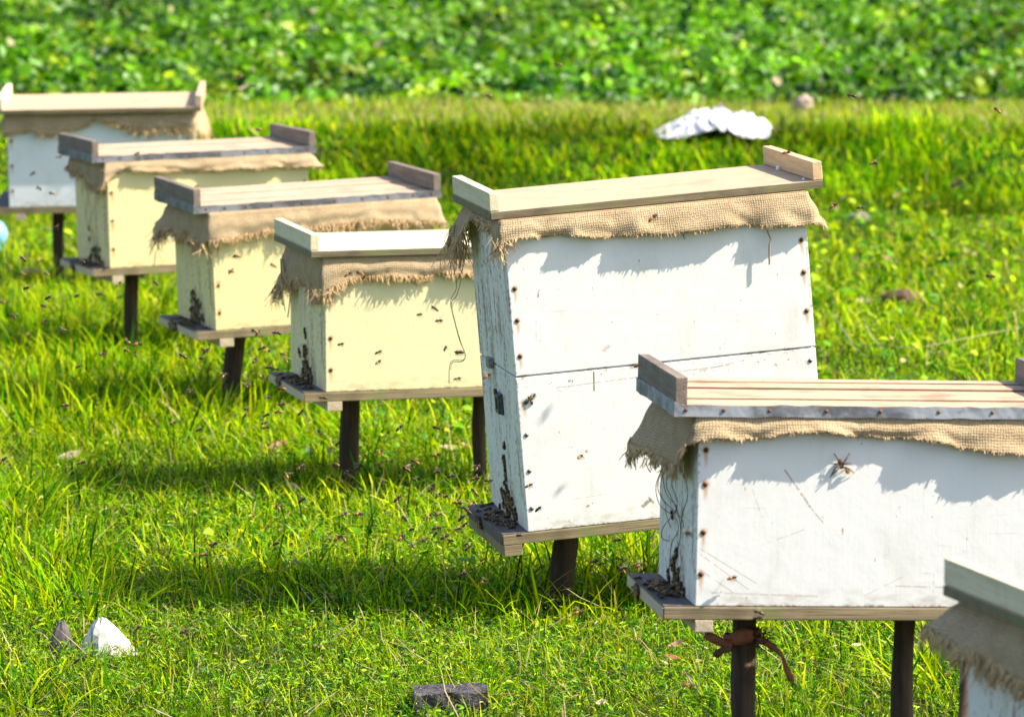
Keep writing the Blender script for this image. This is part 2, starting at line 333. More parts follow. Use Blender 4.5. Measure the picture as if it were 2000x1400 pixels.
    o4 = blades('bund_grass', grass_m, np.c_[x, y, gz(x, y)], (.02+.06*rng.random(n))*(.4+1.2*vnoise(x, y, 3.5, 42)), .004+.004*rng.random(n), rng.random(n)*2*pi, np.abs(rng.normal(.6, .4, n)), np.abs(rng.normal(.9, .7, n)), c, (0, .4, .75, 1))
    n = 60000; x, y = scatter(n, 17.6, 20.6, 1.3); dry = np.clip((vnoise(x, y, 1.1, 43)*1.2+.1+.45*sst(-.5, 1.5, x)), 0, 1)
    c = pick(n, (6, 5, 5, 3, 1, 1, 1, 2)); isd = rng.random(n) < dry*(.25+.9*vnoise(x, y, .55, 47))*(.55+.45*sst(-.6, 1.2, x))*1.05; c[isd] = np.array([(.36, .31, .14)])*rng.normal(1, .2, isd.sum()).clip(.5, 1.5)[:, None]
    o5 = blades('bund_top_grass', grass_m, np.c_[x, y, gz(x, y)], .02+.05*rng.random(n), .003+.003*rng.random(n), rng.random(n)*2*pi, np.abs(rng.normal(.7, .4, n)), np.abs(rng.normal(.6, .5, n)), c, (0, .5, 1))
    # 5 low broad-leaved weeds in the lawn
    for oo, l in ((o, 'short tangled green grass covering the meadow'), (o2, 'long arching grass blades standing over the short grass'), (o3, 'pale dry straw lying in the grass'),
                  (o4, 'darker tall grass on the face of the low bund'), (o5, 'pale dry grass on top of the low bund')): tag(oo, l, 'grass')
lawn()

def leaves(name, mat, pos, size, asp, nrm, az, col):
    """pointed ovate leaves, slightly folded; one mesh"""
    n = len(size); nrm = nrm/np.linalg.norm(nrm, axis=1)[:, None]
    t = np.c_[np.cos(az), np.sin(az), np.zeros(n)]; t -= nrm*(t*nrm).sum(1)[:, None]; t /= np.linalg.norm(t, axis=1)[:, None]; b = np.cross(nrm, t)
    loc = np.array([(-.5, 0, 0), (-.2, .42, .10), (.15, .36, .10), (.5, 0, -.08), (.15, -.36, .10), (-.2, -.42, .10), (0, 0, 0)])
    V = pos[:, None]+size[:, None, None]*(loc[None, :, 0, None]*t[:, None]+loc[None, :, 1, None]*asp[:, None, None]*b[:, None]+loc[None, :, 2, None]*nrm[:, None])
    F = np.array([(0, 6, 1), (1, 6, 2), (2, 6, 3), (3, 6, 4), (4, 6, 5), (5, 6, 0)])[:, ::-1]
    me = bpy.data.meshes.new(name); me.vertices.add(n*7); me.vertices.foreach_set('co', V.astype(np.float32).ravel())
    L = (np.arange(n)[:, None, None]*7+F[None]).ravel().astype(np.int32); me.loops.add(len(L)); me.loops.foreach_set('vertex_index', L); k = n*6
    me.polygons.add(k); me.polygons.foreach_set('loop_start', (np.arange(k)*3).astype(np.int32)); me.polygons.foreach_set('loop_total', np.full(k, 3, np.int32)); me.polygons.foreach_set('use_smooth', np.ones(k, bool))
    me.materials.append(mat); ca = me.color_attributes.new('col', 'FLOAT_COLOR', 'POINT'); cc = np.ones((n, 7, 4), np.float32); cc[..., :3] = col[:, None]; ca.data.foreach_set('color', cc.ravel())
    me.update(calc_edges=True); o = bpy.data.objects.new(name, me); C.objects.link(o); return tag(o, kind='stuff')
crop_m = m_leaf('broad leaf', .34, .42, .22, (1.1, 1.4, .3))
def field():
    P, S, A, Nn, Z, K = [], [], [], [], [], []
    n0 = 9500; y = 19.5+(38-19.5)*rng.random(n0)**1.1; x = (rng.random(n0)*2-1)*(.0956*y*1.1+1.3)
    keep = vnoise(x, y, .9, 51) > .12; x, y = x[keep], y[keep]
    ye = y-1.4*vnoise(x, y*0, 1.1, 53)-1.6*vnoise(x, y*0, 3.1, 54)*rng.random(len(y))+.8; keep = rng.random(len(y)) < .25+.75*sst(19.2, 20.6, ye); x, y, ye = x[keep], y[keep], ye[keep]; front = sst(19.0, 20.8, ye)
    for cx, cy, fr in zip(x, y, front):
        m = rng.integers(12, 26); R = .06+.08*rng.random(); H = (.05+.13*rng.random())*(.35+.65*fr); a = rng.random(m)*2*pi; q = np.sqrt(rng.random(m))*R
        hz = H*(1-(q/R)**2*.5)*(.45+.6*rng.random(m)); g = float(gz(cx, cy))
        P.append(np.c_[cx+np.cos(a)*q, cy+np.sin(a)*q, g+hz]); S.append((.022+.032*rng.random(m))*(.8+.4*rng.random())); A.append(a+rng.normal(0, .5, m))
        t = .25+.75*rng.random(m); Nn.append(np.c_[np.cos(a)*t, np.sin(a)*t, np.ones(m)*.8]+rng.normal(0, .3, (m, 3))); Z.append(.75+.5*rng.random(m))
        base = np.array([(.090, .245, .002), (.150, .33, .002), (.012, .075, .002), (.30, .42, .005)][rng.choice(4, p=[.4, .3, .18, .12])])*rng.uniform(.6, 1.3)*(.32+.95*float(vnoise(cx, cy*.5, 1.6, 71))); K.append(base*rng.normal(1, .3, m).clip(.35, 1.8)[:, None])
    P = np.concatenate(P); K = np.concatenate(K); n = len(P)
    z = rng.random(n); K[z < .012] = (.42, .36, .2); pale = (z > .90); K[pale] = K[pale]*.6+np.array([.19, .27, .12])  # pale leaves carry whitish leaf highlights in their colour
    o = leaves('crop_plants', crop_m, P, np.concatenate(S), np.concatenate(Z), np.concatenate(Nn), np.concatenate(A), K)
    tag(o, 'low leafy green crop growing in the field behind the bund', 'crop plants')
    # weeds among the grass
    n = 9000; x, y = scatter(n, 8.5, 16.9, 1.2); k = (vnoise(x, y, 1.4, 61) > .58) | ((x > .6) & (y > 12) & (vnoise(x, y, 1.2, 62) > .45)); x, y = x[k], y[k]; n = len(x)
    k2 = rng.random(n) < .55; x, y = x[k2], y[k2]; n = len(x); col = pick(n, (6, 7, 3, 4, 1.5, .8, .5, 1.2))
    o = leaves('low_weeds', crop_m, np.c_[x, y, gz(x, y)+.02+.05*rng.random(n)], (.012+.024*rng.random(n))*(y/14), .6+.5*rng.random(n), np.c_[rng.normal(0, .5, (n, 2)), np.ones(n)], rng.random(n)*2*pi, col)
    tag(o, 'small broad-leaved weeds scattered through the grass', 'weeds')
    xs, ys, ss = [], [], []
    for y0, y1, n, sz in ((7, 9, 60000, .0095), (9, 11.5, 60000, .011), (11.5, 14.2, 36000, .013), (14.2, 16.8, 28000, .015)):
        x, y = scatter(n, y0, y1); xs.append(x); ys.append(y); ss.append(sz*(.6+.9*rng.random(n)))
    x = np.concatenate(xs); y = np.concatenate(ys); n = len(x); d = vnoise(x, y, 3.3, 23); k = rng.random(n) > .55*sst(.45, .8, d); x, y = x[k], y[k]; sz = np.concatenate(ss)[k]; n = len(x)
    o = leaves('ground_cover', crop_m, np.c_[x, y, gz(x, y)+.003+.022*rng.random(n)], sz, .16+.28*rng.random(n)**2, np.c_[rng.normal(.2, .6, n), rng.normal(-.2, .6, n), np.ones(n)], rng.random(n)*2*pi, pick(n, (7, 8, 2.5, 6, 4, 1.2, .3, .4)))
    tag(o, 'tiny bright green leaves forming the dense mat under the grass blades', 'ground cover')
field()

# ------------------------------------------------------------------ materials of the things
WOOD_PALE = m_wood('pale new pine', (.52, .375, .24), (.45, .31, .19), (.24, .15, .09), 0, .9, .4)
WOOD_CREAM = m_wood('cream pine', (.60, .555, .375), (.55, .50, .32), (.36, .30, .17), 0, .5, .25)
PLY_EDGE = m_wood('grimy plywood edge', (.20, .165, .095), (.145, .12, .07), (.06, .05, .03), 0, 1, .7, green=.45)
CLEAT_PALE = m_wood('pale cleat wood', (.68, .61, .40), (.60, .52, .33), (.30, .24, .15), 1, .8, .45)
CLEAT_TAN = m_wood('tan cleat wood', (.66, .46, .25), (.58, .38, .19), (.25, .17, .09), 1, .8, .4)
CLEAT_GREY = m_wood('weathered brown cleat wood', (.165, .125, .095), (.235, .18, .14), (.06, .045, .033), 1, 1, .6)
DECK_FAR = m_wood('weathered plank, far', (.54, .39, .265), (.44, .305, .20), (.20, .12, .07), 0, 1.4, .5, front=0)
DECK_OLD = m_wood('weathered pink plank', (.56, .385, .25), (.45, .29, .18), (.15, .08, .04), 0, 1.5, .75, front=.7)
BOARD = m_wood('damp board', (.29, .215, .12), (.20, .15, .085), (.08, .065, .03), 0, 1, .6, green=.5)
LANDING = m_wood('dark landing wood', (.12, .095, .095), (.07, .055, .055), (.025, .02, .018), 1, 1, .6)
BLOCK = m_wood('pale offcut', (.52, .43, .29), (.43, .34, .22), (.24, .19, .11), 1, 1, .5)
POSTM = m_wood('dark brown post wood', (.034, .021, .013), (.080, .047, .026), (.012, .008, .006), 2, 1.2, .8)
def _zinc(c1, c2):
    n = NT('galvanised strip'); o = n.obj; f = n.noise(o, 45, 4, .6); f2 = n.noise(n.map(o, (1, 1, 1.5)), 14, 4, .6)
    c = n.mix(n.step(f2, .38, .62), c1, c2); c = n.mix(n.math('MULTIPLY', n.step(f, .58, .7), .7), c, (.14, .12, .10))
    n.bump(n.noise(o, 38, 2), .003, .8); return n.finish(c, n.math('MULTIPLY_ADD', f, .35, .45), .15)
ZINC = _zinc((.07, .072, .075), (.20, .205, .21)); ZINC2 = _zinc((.11, .115, .125), (.31, .325, .34))
BURLAP = m_burlap(); THREAD = m_thread('jute fibre', (.76, .55, .30), (.62, .43, .22)); DTHREAD = m_thread('dark jute thread', (.17, .12, .06), (.10, .07, .035), .1)
RUST = m_flat('rusty screw', (.13, .055, .025), (.22, .10, .04), 600, .7, .4); SCREW = m_flat('grey screw', (.13, .13, .12), (.26, .25, .22), 600, .5, .6)
HOLE = m_flat('dark hole', (.01, .008, .006), (.02, .015, .01), 100, .9); CLIPM = m_flat('grey clip metal', (.16, .17, .17), (.26, .27, .27), 200, .5, .6); LATCHM = m_flat('dark latch metal', (.045, .05, .055), (.10, .11, .12), 200, .45, .6)

# ------------------------------------------------------------------ the beehives
L, W, HB, A, B, GAP, TB, CHP, CHM, CT, EXT = .240, .168, .244, .265, .178, .0039, .0125, .0288, .0345, .0155, .0405
YROLL = {}
def tilt(z, pitch, roll): return Matrix.Translation((0, 0, z)) @ Matrix.Rotation(radians(roll), 4, 'Y') @ Matrix.Rotation(radians(pitch), 4, 'X')

def skirt(parent, M, prof, top, ends=None, seed=0):
    """sacking draped over the box top and hanging down on all four sides; prof = keys (side, coordinate, drop, out, fringe)"""
    r = np.random.default_rng(seed); Lx, Wy = L+.003, W+.003
    per = {'F': lambda c: c+Lx, 'R': lambda c: 2*Lx+c+Wy, 'B': lambda c: 2*Lx+2*Wy+(Lx-c), 'L': lambda c: 4*Lx+2*Wy+(Wy-c)}
    tot = 4*Lx+4*Wy
    k = sorted((per[s](c) % tot, d, o, f) for (s, c, d, o, f) in prof); ks = np.array([a[0] for a in k])
    S = np.linspace(0, tot, 420, endpoint=False); ip = lambda j: np.interp(S, ks, [a[j] for a in k], period=tot)
    D, O, F = ip(1), ip(2), ip(3)
    D = D*(1+.22*(vnoise(S, S*0+seed+7, 13, seed+9)-.5))+.0045*(vnoise(S, S*0+seed, 40, seed)-.5)+.0025*(r.random(len(S))-.5); D = np.maximum(D, .004)
    nrow = 9; b = MB(); pts = []; uv = []; bottoms = []
    for i, s in enumerate(S):
        if s < 2*Lx: p = Vector((s-Lx, -Wy, 0)); n = Vector((0, -1, 0)); e = min(s, 2*Lx-s); cn = Vector((-1 if s < Lx else 1, 0, 0))
        elif s < 2*Lx+2*Wy: q = s-2*Lx; p = Vector((Lx, q-Wy, 0)); n = Vector((1, 0, 0)); e = min(q, 2*Wy-q); cn = Vector((0, -1 if q < Wy else 1, 0))
        elif s < 4*Lx+2*Wy: q = s-2*Lx-2*Wy; p = Vector((Lx-q, Wy, 0)); n = Vector((0, 1, 0)); e = min(q, 2*Lx-q); cn = Vector((1 if q < Lx else -1, 0, 0))
        else: q = s-4*Lx-2*Wy; p = Vector((-Lx, Wy-q, 0)); n = Vector((-1, 0, 0)); e = min(q, 2*Wy-q); cn = Vector((0, 1 if q < Wy else -1, 0))
        cw = max(0, 1-e/.03)*.5; nn = (n+cn*cw*1.0).normalized()
        ph = vnoise(s, seed, 22, seed+1)*.9+vnoise(s, seed, 60, seed+2)*.35
        tang = Vector((-nn.y, nn.x, 0)); last = None
        for j in range(nrow+1):
            t = j/nrow
            off = .0015+.0070*math.sin(min(1, t*1.5)*pi*.5)+O[i]*.62*t**1.2+(.015*(ph-.6))*t+.0022*math.sin(t*9+ph*7)*t
            off = max(off, .0025)
            z = .002-D[i]*(t**1.05)-.001*(t > 0)
            q = p+nn*off+tang*(.004*(float(vnoise(s, t*.05+seed, 30, seed+5))-.5)*t); q.z = z; pts.append(q); uv.append((s, D[i]*t)); last = q
        bottoms.append((last, nn, F[i]*(.35+1.2*float(vnoise(s, seed, 55, seed+12))), S[1]-S[0]))
    fs = []; m = nrow+1; ns = len(S)
    for i in range(ns):
        a = i*m; c = ((i+1) % ns)*m
        for j in range(nrow): fs.append((a+j, a+j+1, c+j+1, c+j))
    b.add([(q.x, q.y, q.z+top) for q in pts], fs, 0, True)
    b.uv = list(uv)
    # the part lying flat between box and lid
    b.add([(-Lx, -Wy, top+.002), (Lx, -Wy, top+.002), (Lx, Wy, top+.002), (-Lx, Wy, top+.002)], [(0, 1, 2, 3)]); b.uv += [(-Lx, -Wy), (Lx, -Wy), (Lx, Wy), (-Lx, Wy)]
    me = b.mesh('sackcloth', BURLAP); o = link('sackcloth', me, parent, M)
    md = o.modifiers.new('thickness', 'SOLIDIFY'); md.thickness = .0014; md.offset = 0
    # frayed edge
    fb = MB()
    for (q, nn, f, ds) in bottoms:
        nfr = 6 if f > .006 else 2
        for kf in range(nfr):
            ln = 1.45*f*r.uniform(.5, 1.35) if f > .003 else r.uniform(.001, .005)
            tg = Vector((-nn.y, nn.x, 0)); p0 = q+tg*r.uniform(-.5, .5)*ds; p0.z += top+.003
            dirv = Vector((0, 0, -1))+nn*r.normal(.12, .25)+tg*r.normal(0, .45); dirv.normalize(); p = p0.copy(); P = [p.copy()]
            for st in range(4):
                p = p+dirv*(ln/4); dirv = (dirv+Vector(r.normal(0, .25, 3))+Vector((0, 0, -.15))).normalized(); P.append(p.copy())
            fb.tube(P, [.0009, .0010, .0009, .0008, .0005], 3, 0, False)
    fb.build('frayed_edge', THREAD, o)
    return o

def threads(parent, M, name, lines, rad=.0006, mat=None):
    b = MB()
    for P in lines:
        # smooth the polyline
        P = [Vector(p) for p in P]; Q = []
        for i in range(len(P)-1):
            p0 = P[max(i-1, 0)]; p1, p2 = P[i], P[i+1]; p3 = P[min(i+2, len(P)-1)]
            for k in range(5):
                t = k/5; Q.append(.5*((2*p1)+(p2-p0)*t+(2*p0-5*p1+4*p2-p3)*t*t+(3*p1-p0-3*p2+p3)*t**3))
        Q.append(P[-1]); b.tube(Q, rad, 4, 0, False)
    return b.build(name, mat or DTHREAD, parent, M)

def hive(pos, yaw, pitch, roll, label, cfg):
    nb = cfg.get('boxes', 1); root = empty('beehive', (pos[0], pos[1], 0), radians(yaw)); tag(root, label, 'beehive', 'wooden beehives standing in a row in the meadow')
    z0 = pos[2]; M = tilt(z0, pitch, roll); H = nb*HB; lx, ly = cfg.get('lid', (0, 0))
    # boxes
    for k in range(nb):
        b = MB(); g = .0015 if k else 0
        b.box((0, 0, k*HB+HB/2+g/2), (2*L, 2*W, HB-g-.0008), .0014)
        if nb == 2 and k == 0: b.box((0, 0, HB-.0008), (2*L-.012, 2*W-.012, .004), 0)
        bx = b.build('hive_box', cfg['paint'][k], root, M)
        if nb > 1: tag(bx, 'upper white box of the tall hive' if k else 'lower white box of the tall hive, with dark latch and grey screws')
        for (x, z, mt) in cfg['screws']:
            if not (k*HB <= z < (k+1)*HB): continue
            s = MB(); s.tube([(x, -W-.0012, z), (x, -W+.002, z)], [.0034, .0036], 12, 0); s.tube([(x, -W-.0016, z), (x, -W-.0011, z)], [.0014, .0014], 6, 1)
            s.build('screw', [mt, HOLE], bx)
    # bottom board with the landing shelf, and the battens under it
    tb = .0165
    b = MB(); b.box(((-EXT)/2, 0, -tb/2-.0004), (2*L+EXT, 2*W+.002, tb), .0012, jit=.0002); bb = b.build('bottom_board', [BOARD], root, M)
    b = MB(); b.box((-L-EXT/2-.0005, 0, .0006), (EXT-.001, 2*W, .0012), .0004); b.build('landing_shelf', LANDING, bb)
    b = MB(); b.box((-L-EXT-.0012, 0, -tb/2-.0003), (.0016, 2*W, tb-.002), .0004); b.build('shelf_edge', cfg.get('edge', BLOCK), bb)
    for (bxx, bw, bh, bm_) in cfg['battens']:
        b = MB(); b.box((bxx, 0, -tb-bh/2-.0008), (bw, 2*W+.004, bh), .001); b.build('batten', bm_, root, M)
    # lid
    zl = H+GAP; lm = M @ Matrix.Translation((lx, ly, zl)) @ Matrix.Rotation(cfg.get('lyaw', 0), 4, 'Z'); metal = cfg.get('metal', False); b = MB()
    if metal:
        cuts = [-B+.001, -B*.46, -B*.03, B*.31, B*.72, B-.001]
        for i in range(5):
            y0, y1 = cuts[i]+.0030, cuts[i+1]-.0030; dz = (-.001, .0006, .0002, .0026, .0038)[i]
            b.box((0, (y0+y1)/2, TB/2+dz/2), (2*A-2*CT-.002, y1-y0, TB+dz), .0008, jit=.0003)
            b.box((0, (y0+y1)/2, TB/2-.001), (2*A-.004, y1-y0, TB-.002), .0008)
        b.box((0, 0, .002), (2*A-.006, 2*B-.006, .003), 0)
    else:
        b.box((0, 0, TB/2), (2*A, 2*B, TB), .0008, jit=.0002)
    lid = b.build('lid', [cfg['lidwood']], root, lm)
    ch = CHM if metal else CHP
    for s, mt in ((-1, cfg['cleats'][0]), (1, cfg['cleats'][1])):
        b = MB(); b.box((s*(A-CT/2+.0005), 0, TB+ch/2+.0008), (CT, 2*B+.001, ch), .0011, jit=.0003); b.build('cleat', mt, lid)
    if metal:
        b = MB(); n = 64; h0 = -.0012; h1 = TB+.0005; loop = []
        xs = np.linspace(-A, A, n)
        ring = [(x, -B) for x in xs]+[(A, y) for y in np.linspace(-B, B, 40)[1:]]+[(x, B) for x in xs[::-1][1:]]+[(-A, y) for y in np.linspace(B, -B, 40)[1:-1]]
        vs = []
        for i, (x, y) in enumerate(ring):
            w_ = .0012+.0014*float(vnoise(x, y, 30, 9)); ox = (w_ if abs(x) > A-1e-6 else 0)*np.sign(x); oy = (w_ if abs(y) > B-1e-6 else 0)*np.sign(y)
            up = .0022*float(vnoise(x, y, 50, 8))-.001+(.004 if x < -A+1e-6 else 0); vs += [(x+ox, y+oy, h0-.0022*float(vnoise(x, y, 45, 6))), (x+ox*.96, y+oy*.96, (h0+h1)/2), (x+ox, y+oy, h1+up)]
        m = len(ring); fs = [(i*3+j, ((i+1) % m)*3+j, ((i+1) % m)*3+j+1, i*3+j+1) for i in range(m) for j in range(2)]
        b.add(vs, fs, 0, False); st = b.build('metal_strip', cfg.get('zinc', ZINC), lid); md = st.modifiers.new('t', 'SOLIDIFY'); md.thickness = .0008
        for x in cfg.get('lidnails', []):
            s = MB(); s.ball((x, -B-.0022, TB*.5), (.0026, .0014, .0026), 8, 5); s.build('nail', RUST, st)
    else:
        b = MB()
        ring = [(-A, -B), (A, -B), (A, B), (-A, B)]
        b.box((0, -B-.0006, TB/2), (2*A-.001, .001, TB-.0015), .0002); b.box((-A-.0011, 0, TB/2), (.001, 2*B-.001, TB-.0015), .0002)
        b.build('lid_edge', PLY_EDGE, lid)
    # sacking
    sk = skirt(root, M, cfg['skirt'], H, seed=cfg['seed'])
    # posts
    for (x, y, r, lean, lab) in cfg['posts']:
        top = M @ Vector((x, y, -tb-.001)); b = MB(); P = []; R = []
        for i in range(13):
            t = i/12; zz = top.z-.002+(-.06-(top.z-.002))*t; P.append((top.x+lean*t*.6+.002*math.sin(t*7+x*30), top.y+.002*math.cos(t*6), zz)); R.append(r*(1+.05*math.sin(t*9+x*50)+.03*random.random()-.04*t))
        b.tube(P, R, 14, 0); po = b.build('post', POSTM, root)
        if lab: po['label'] = lab
    bb_ = MB(); top = M @ Vector((0, 0, -tb)); b = bb_
    for (x, y, dx, dy, dz) in cfg.get('bearers', []):
        b = MB(); b.box((x, y, -tb-dz/2-.001), (dx, dy, dz), .001); b.build('bearer', POSTM, root, M)
    if nb == 2:
        b = MB(); b.box((-L-.0045, W*.28, HB+.001), (.008, .030, .016), .0008); b.build('clip', CLIPM, root, M)
        b = MB(); cz = .186; cy = -.012
        b.box((-L-.003, cy, cz), (.004, .040, .034), .0012); b.box((-L-.0062, cy-.013, cz), (.004, .008, .030), .001); b.box((-L-.0062, cy+.013, cz), (.004, .008, .030), .001); b.box((-L-.0062, cy, cz+.012), (.004, .030, .007), .001); b.box((-L-.0062, cy, cz-.013), (.004, .030, .006), .001)
        b.box((-L-.0072, cy+.010, cz+.018), (.005, .010, .009), .001)
        b.build('latch', LATCHM, root, M)
        b = MB(); b.tube([(-L-.0015, -.012, .118), (-L+.002, -.012, .118)], [.0075, .0075], 10); b.build('vent_hole', HOLE, root, M)
    cfg['M'] = root.matrix_basis @ M if False else Matrix.LocRotScale(Vector((pos[0], pos[1], 0)), Euler((0, 0, radians(yaw))), None) @ M
    cfg['root'] = root; cfg['m'] = M; cfg['sk'] = sk
    return cfg

def keysF(px0, scale, lst, out=.004, fr=.004):
    """front profile given in photograph pixels: (px, drop px[, out, fringe])"""
    return [('F', max(-L-.003, min(L+.003, -L+(a[0]-px0)/scale)), a[1]/scale-GAP, a[2] if len(a) > 2 else out, a[3] if len(a) > 3 else fr) for a in lst]
REST = [('B', -.2, .03, .004, .004), ('B', .2, .03, .004, .004)]
WHITE = (.735, .722, .67)
def rows(xs, zs, mt): return [(x, z, mt) for x in xs for z in zs]
xe = L-.010
# ---- 1 far left, white
n1 = rows([-xe], [.175, .11, .045], RUST)+rows([xe], [.17, .10, .04], RUST)
H1 = hive((-1.0779, 14.1384, CAM_H-1.0686), 1.3, 3.2, -.87, 'farthest white beehive at the left edge, with pale lid boards and frayed sacking',
    dict(paint=[m_paint('far white paint', (.74, .745, .75), [(a, b) for a, b, _ in n1])], screws=n1, lidwood=WOOD_PALE, cleats=(CLEAT_PALE, WOOD_PALE), lid=(.003, -.022), seed=1,
    battens=[(-L+.03, .026, .016, BLOCK), (L-.03, .026, .016, BLOCK)], posts=[(-.122, 0, .0150, -.004, None), (.10, .0, .0150, 0, None)],
    skirt=keysF(12, 746, [(10, 34, .006, .012), (90, 36, .006, .012), (150, 32, .006, .012), (185, 14, .004, .01), (215, 16, .004, .014), (240, 26, .004, .016), (300, 30, .005, .018), (350, 32, .01, .018), (376, 40, .02, .02)])
        + [('R', -.15, .06, .03, .02), ('R', -.08, .05, .035, .02), ('R', .1, .04, .02, .01), ('L', 0, .03, .01, .006)]+REST))
# ---- 2 cream, metal-edged lid
n2 = rows([-xe], [.110, .045, .175], RUST)+rows([xe], [.18, .11, .045], RUST)
CREAM = (.74, .62, .30)
cp = m_paint('cream paint', CREAM, [(-xe, .17), (-xe, .10), (-xe, .042)], grain=.3)
LN = [-.24, -.20, -.155, -.10, -.035, .035, .095, .15, .205, .245]
H2 = hive((-.7468, 12.5179, CAM_H-1.0874), 17.37, -.42, -1.39, 'cream beehive with metal-edged lid, standing next to the farthest white hive',
    dict(paint=[cp], screws=n2, lidwood=DECK_FAR, cleats=(CLEAT_GREY, CLEAT_GREY), metal=True, lid=(-.0085, .005), seed=2, lidnails=LN,
    battens=[(-L+.018, .027, .017, BLOCK), (L-.03, .027, .017, BLOCK)], posts=[(-.150, 0, .0165, -.004, None), (.09, 0, .0165, 0, None)],
    skirt=keysF(209, 847, [(209, 44, .012, .01), (225, 26, .008, .008), (245, 20), (300, 24), (400, 30), (500, 28), (560, 27), (606, 30, .02, .008)])
        + [('R', -.15, .035, .04, .008), ('R', -.05, .03, .02, .006), ('L', -.14, .065, .006, .012), ('L', -.08, .05, .008, .015), ('L', 0, .03, .01, .012), ('L', .1, .03, .012, .014)]+REST))
# ---- 3 cream, metal-edged lid
n3 = rows([-xe], [.171, .094, .037], RUST)+rows([xe], [.17, .10, .04], RUST)
H3 = hive((-.4326, 11.265, CAM_H-1.0989), 16.89, .44, -2.43, 'yellowish cream beehive with metal-edged lid, third from the far end of the row',
    dict(paint=[cp], screws=n3, lidwood=DECK_FAR, cleats=(CLEAT_GREY, CLEAT_GREY), metal=True, lid=(-.0087, .0115), seed=3, lidnails=LN,
    battens=[(-L+.022, .03, .017, BLOCK), (L-.03, .027, .017, BLOCK)], posts=[(-.155, 0, .0200, -.035, None), (.10, 0, .018, 0, None)], bearers=[(-.125, .05, .055, .10, .022)],
    skirt=keysF(415, 944, [(415, 60, .012, .018), (440, 54, .008, .016), (480, 50, .006, .016), (540, 46, .006, .014), (620, 40, .006, .016), (700, 40, .006, .018), (780, 42, .006, .018), (852, 48, .01, .012)])
        + [('R', -.15, .06, .015, .01), ('R', .1, .04, .01, .006), ('L', -.155, .058, .010, .018), ('L', -.05, .050, .018, .016), ('L', .06, .050, .032, .02), ('L', .15, .055, .042, .03)]+REST))
# ---- 4 cream, plain lid
n4 = rows([-xe], [.171, .099, .041], RUST)+rows([xe], [.17, .10, .04], RUST)
H4 = hive((-.1433, 9.9002, CAM_H-1.0839), 13.16, .32, -.4, 'pale cream beehive with plain cream lid boards beside the tall white hive',
    dict(paint=[m_paint('pale cream paint', (.74, .655, .37), [(a, b) for a, b, _ in n4[:3]], grain=.15)], screws=n4, lidwood=WOOD_CREAM, cleats=(CLEAT_PALE, CLEAT_PALE), lid=(-.0024, -.004), seed=4,
    battens=[(-L+.016, .028, .017, BLOCK), (L-.03, .028, .017, BLOCK)], posts=[(-.162, 0, .0180, 0, None), (.085, 0, .0125, .0, None)], bearers=[(-.130, .02, .05, .16, .013)],
    skirt=keysF(634, 1077, [(634, 70, .008, .014), (655, 56, .006, .014), (680, 45, .004, .012), (720, 40, .004, .011), (800, 46, .004, .011), (870, 40, .004, .01), (960, 44, .004, .01), (1140, 40, .006, .01)])
        + [('R', 0, .04, .01, .006), ('L', -.155, .066, .004, .016), ('L', -.06, .056, .004, .012), ('L', .04, .05, .010, .01), ('L', .15, .075, .022, .03)]+REST))
# ---- 5 tall white, two boxes
n5 = [(-xe, .466, RUST), (-xe, .403-.02, RUST), (-xe, .333, RUST), (-xe, .277, RUST), (-xe+.003, .204, SCREW), (-xe, .153, SCREW), (-xe, .096, SCREW), (-xe-.001, .037, SCREW),
      (xe, .468, RUST), (xe, .415, RUST), (xe, .364, RUST), (xe, .303, RUST), (xe, .224, SCREW), (xe, .153, SCREW), (xe, .096, SCREW), (xe, .037, SCREW)]
DK = (.14, .08, .04)
seg5 = [((-.118, .21), (-.116, .242), .0016, DK, .9), ((-.178, .222), (.10, .230), .0012, (.30, .2, .1), .5), ((-.058, .02), (-.04, .033), .004, DK, .7), ((-.046, .036), (-.036, .024), .003, DK, .6), ((.05, .225), (.12, .235), .0015, (.4, .3, .18), .5),
        ((-.145, .03), (-.133, .036), .0018, DK, .8), ((-.14, .115), (-.135, .12), .003, (.4, .2, .06), .8), ((-.165, .045), (-.11, .047), .0009, (.4, .3, .2), .4)]
seg5b = [((-.195, .365), (-.192, .378), .0016, (.3, .13, .05), .9), ((-.20, .335), (-.203, .30), .001, (.4, .3, .2), .5), ((-.10, .27), (-.085, .283), .004, (.4, .25, .12), .5), ((-.03, .40), (-.031, .41), .001, DK, .8)]
H5 = hive((.2319, 8.4998, CAM_H-1.130), 9.83, .29, -4.69, 'tall leaning white beehive made of two stacked boxes, in the middle of the row',
    dict(boxes=2, paint=[m_paint('white paint lower', WHITE, [(-xe, .204)], seg5), m_paint('white paint upper', WHITE, [(a, b) for a, b, m in n5 if m is RUST], seg5b)], screws=n5, lidwood=WOOD_PALE, cleats=(CLEAT_PALE, CLEAT_TAN), lid=(.0085, .022), seed=5,
    edge=LANDING, battens=[(-L-EXT+.015, .029, .017, BOARD), (L-.03, .028, .017, BLOCK)], posts=[(-.147, 0, .0195, -.03, None), (.08, .01, .019, 0, None)],
    skirt=keysF(985, 1256, [(985, 52, .008, .014), (1000, 44, .006, .008), (1030, 40), (1100, 42), (1160, 50), (1200, 52), (1300, 58), (1400, 61), (1500, 62), (1560, 66), (1588, 68, .014, .004)], .005, .0035)
        + [('R', -.155, .056, .034, .008), ('R', -.05, .05, .03, .006), ('R', .1, .04, .02, .006), ('L', -.160, .042, .008, .016), ('L', -.125, .012, .004, .01), ('L', -.02, .008, .004, .006), ('L', .05, .012, .006, .006), ('L', .085, .045, .022, .02), ('L', .165, .052, .034, .035)]+REST))
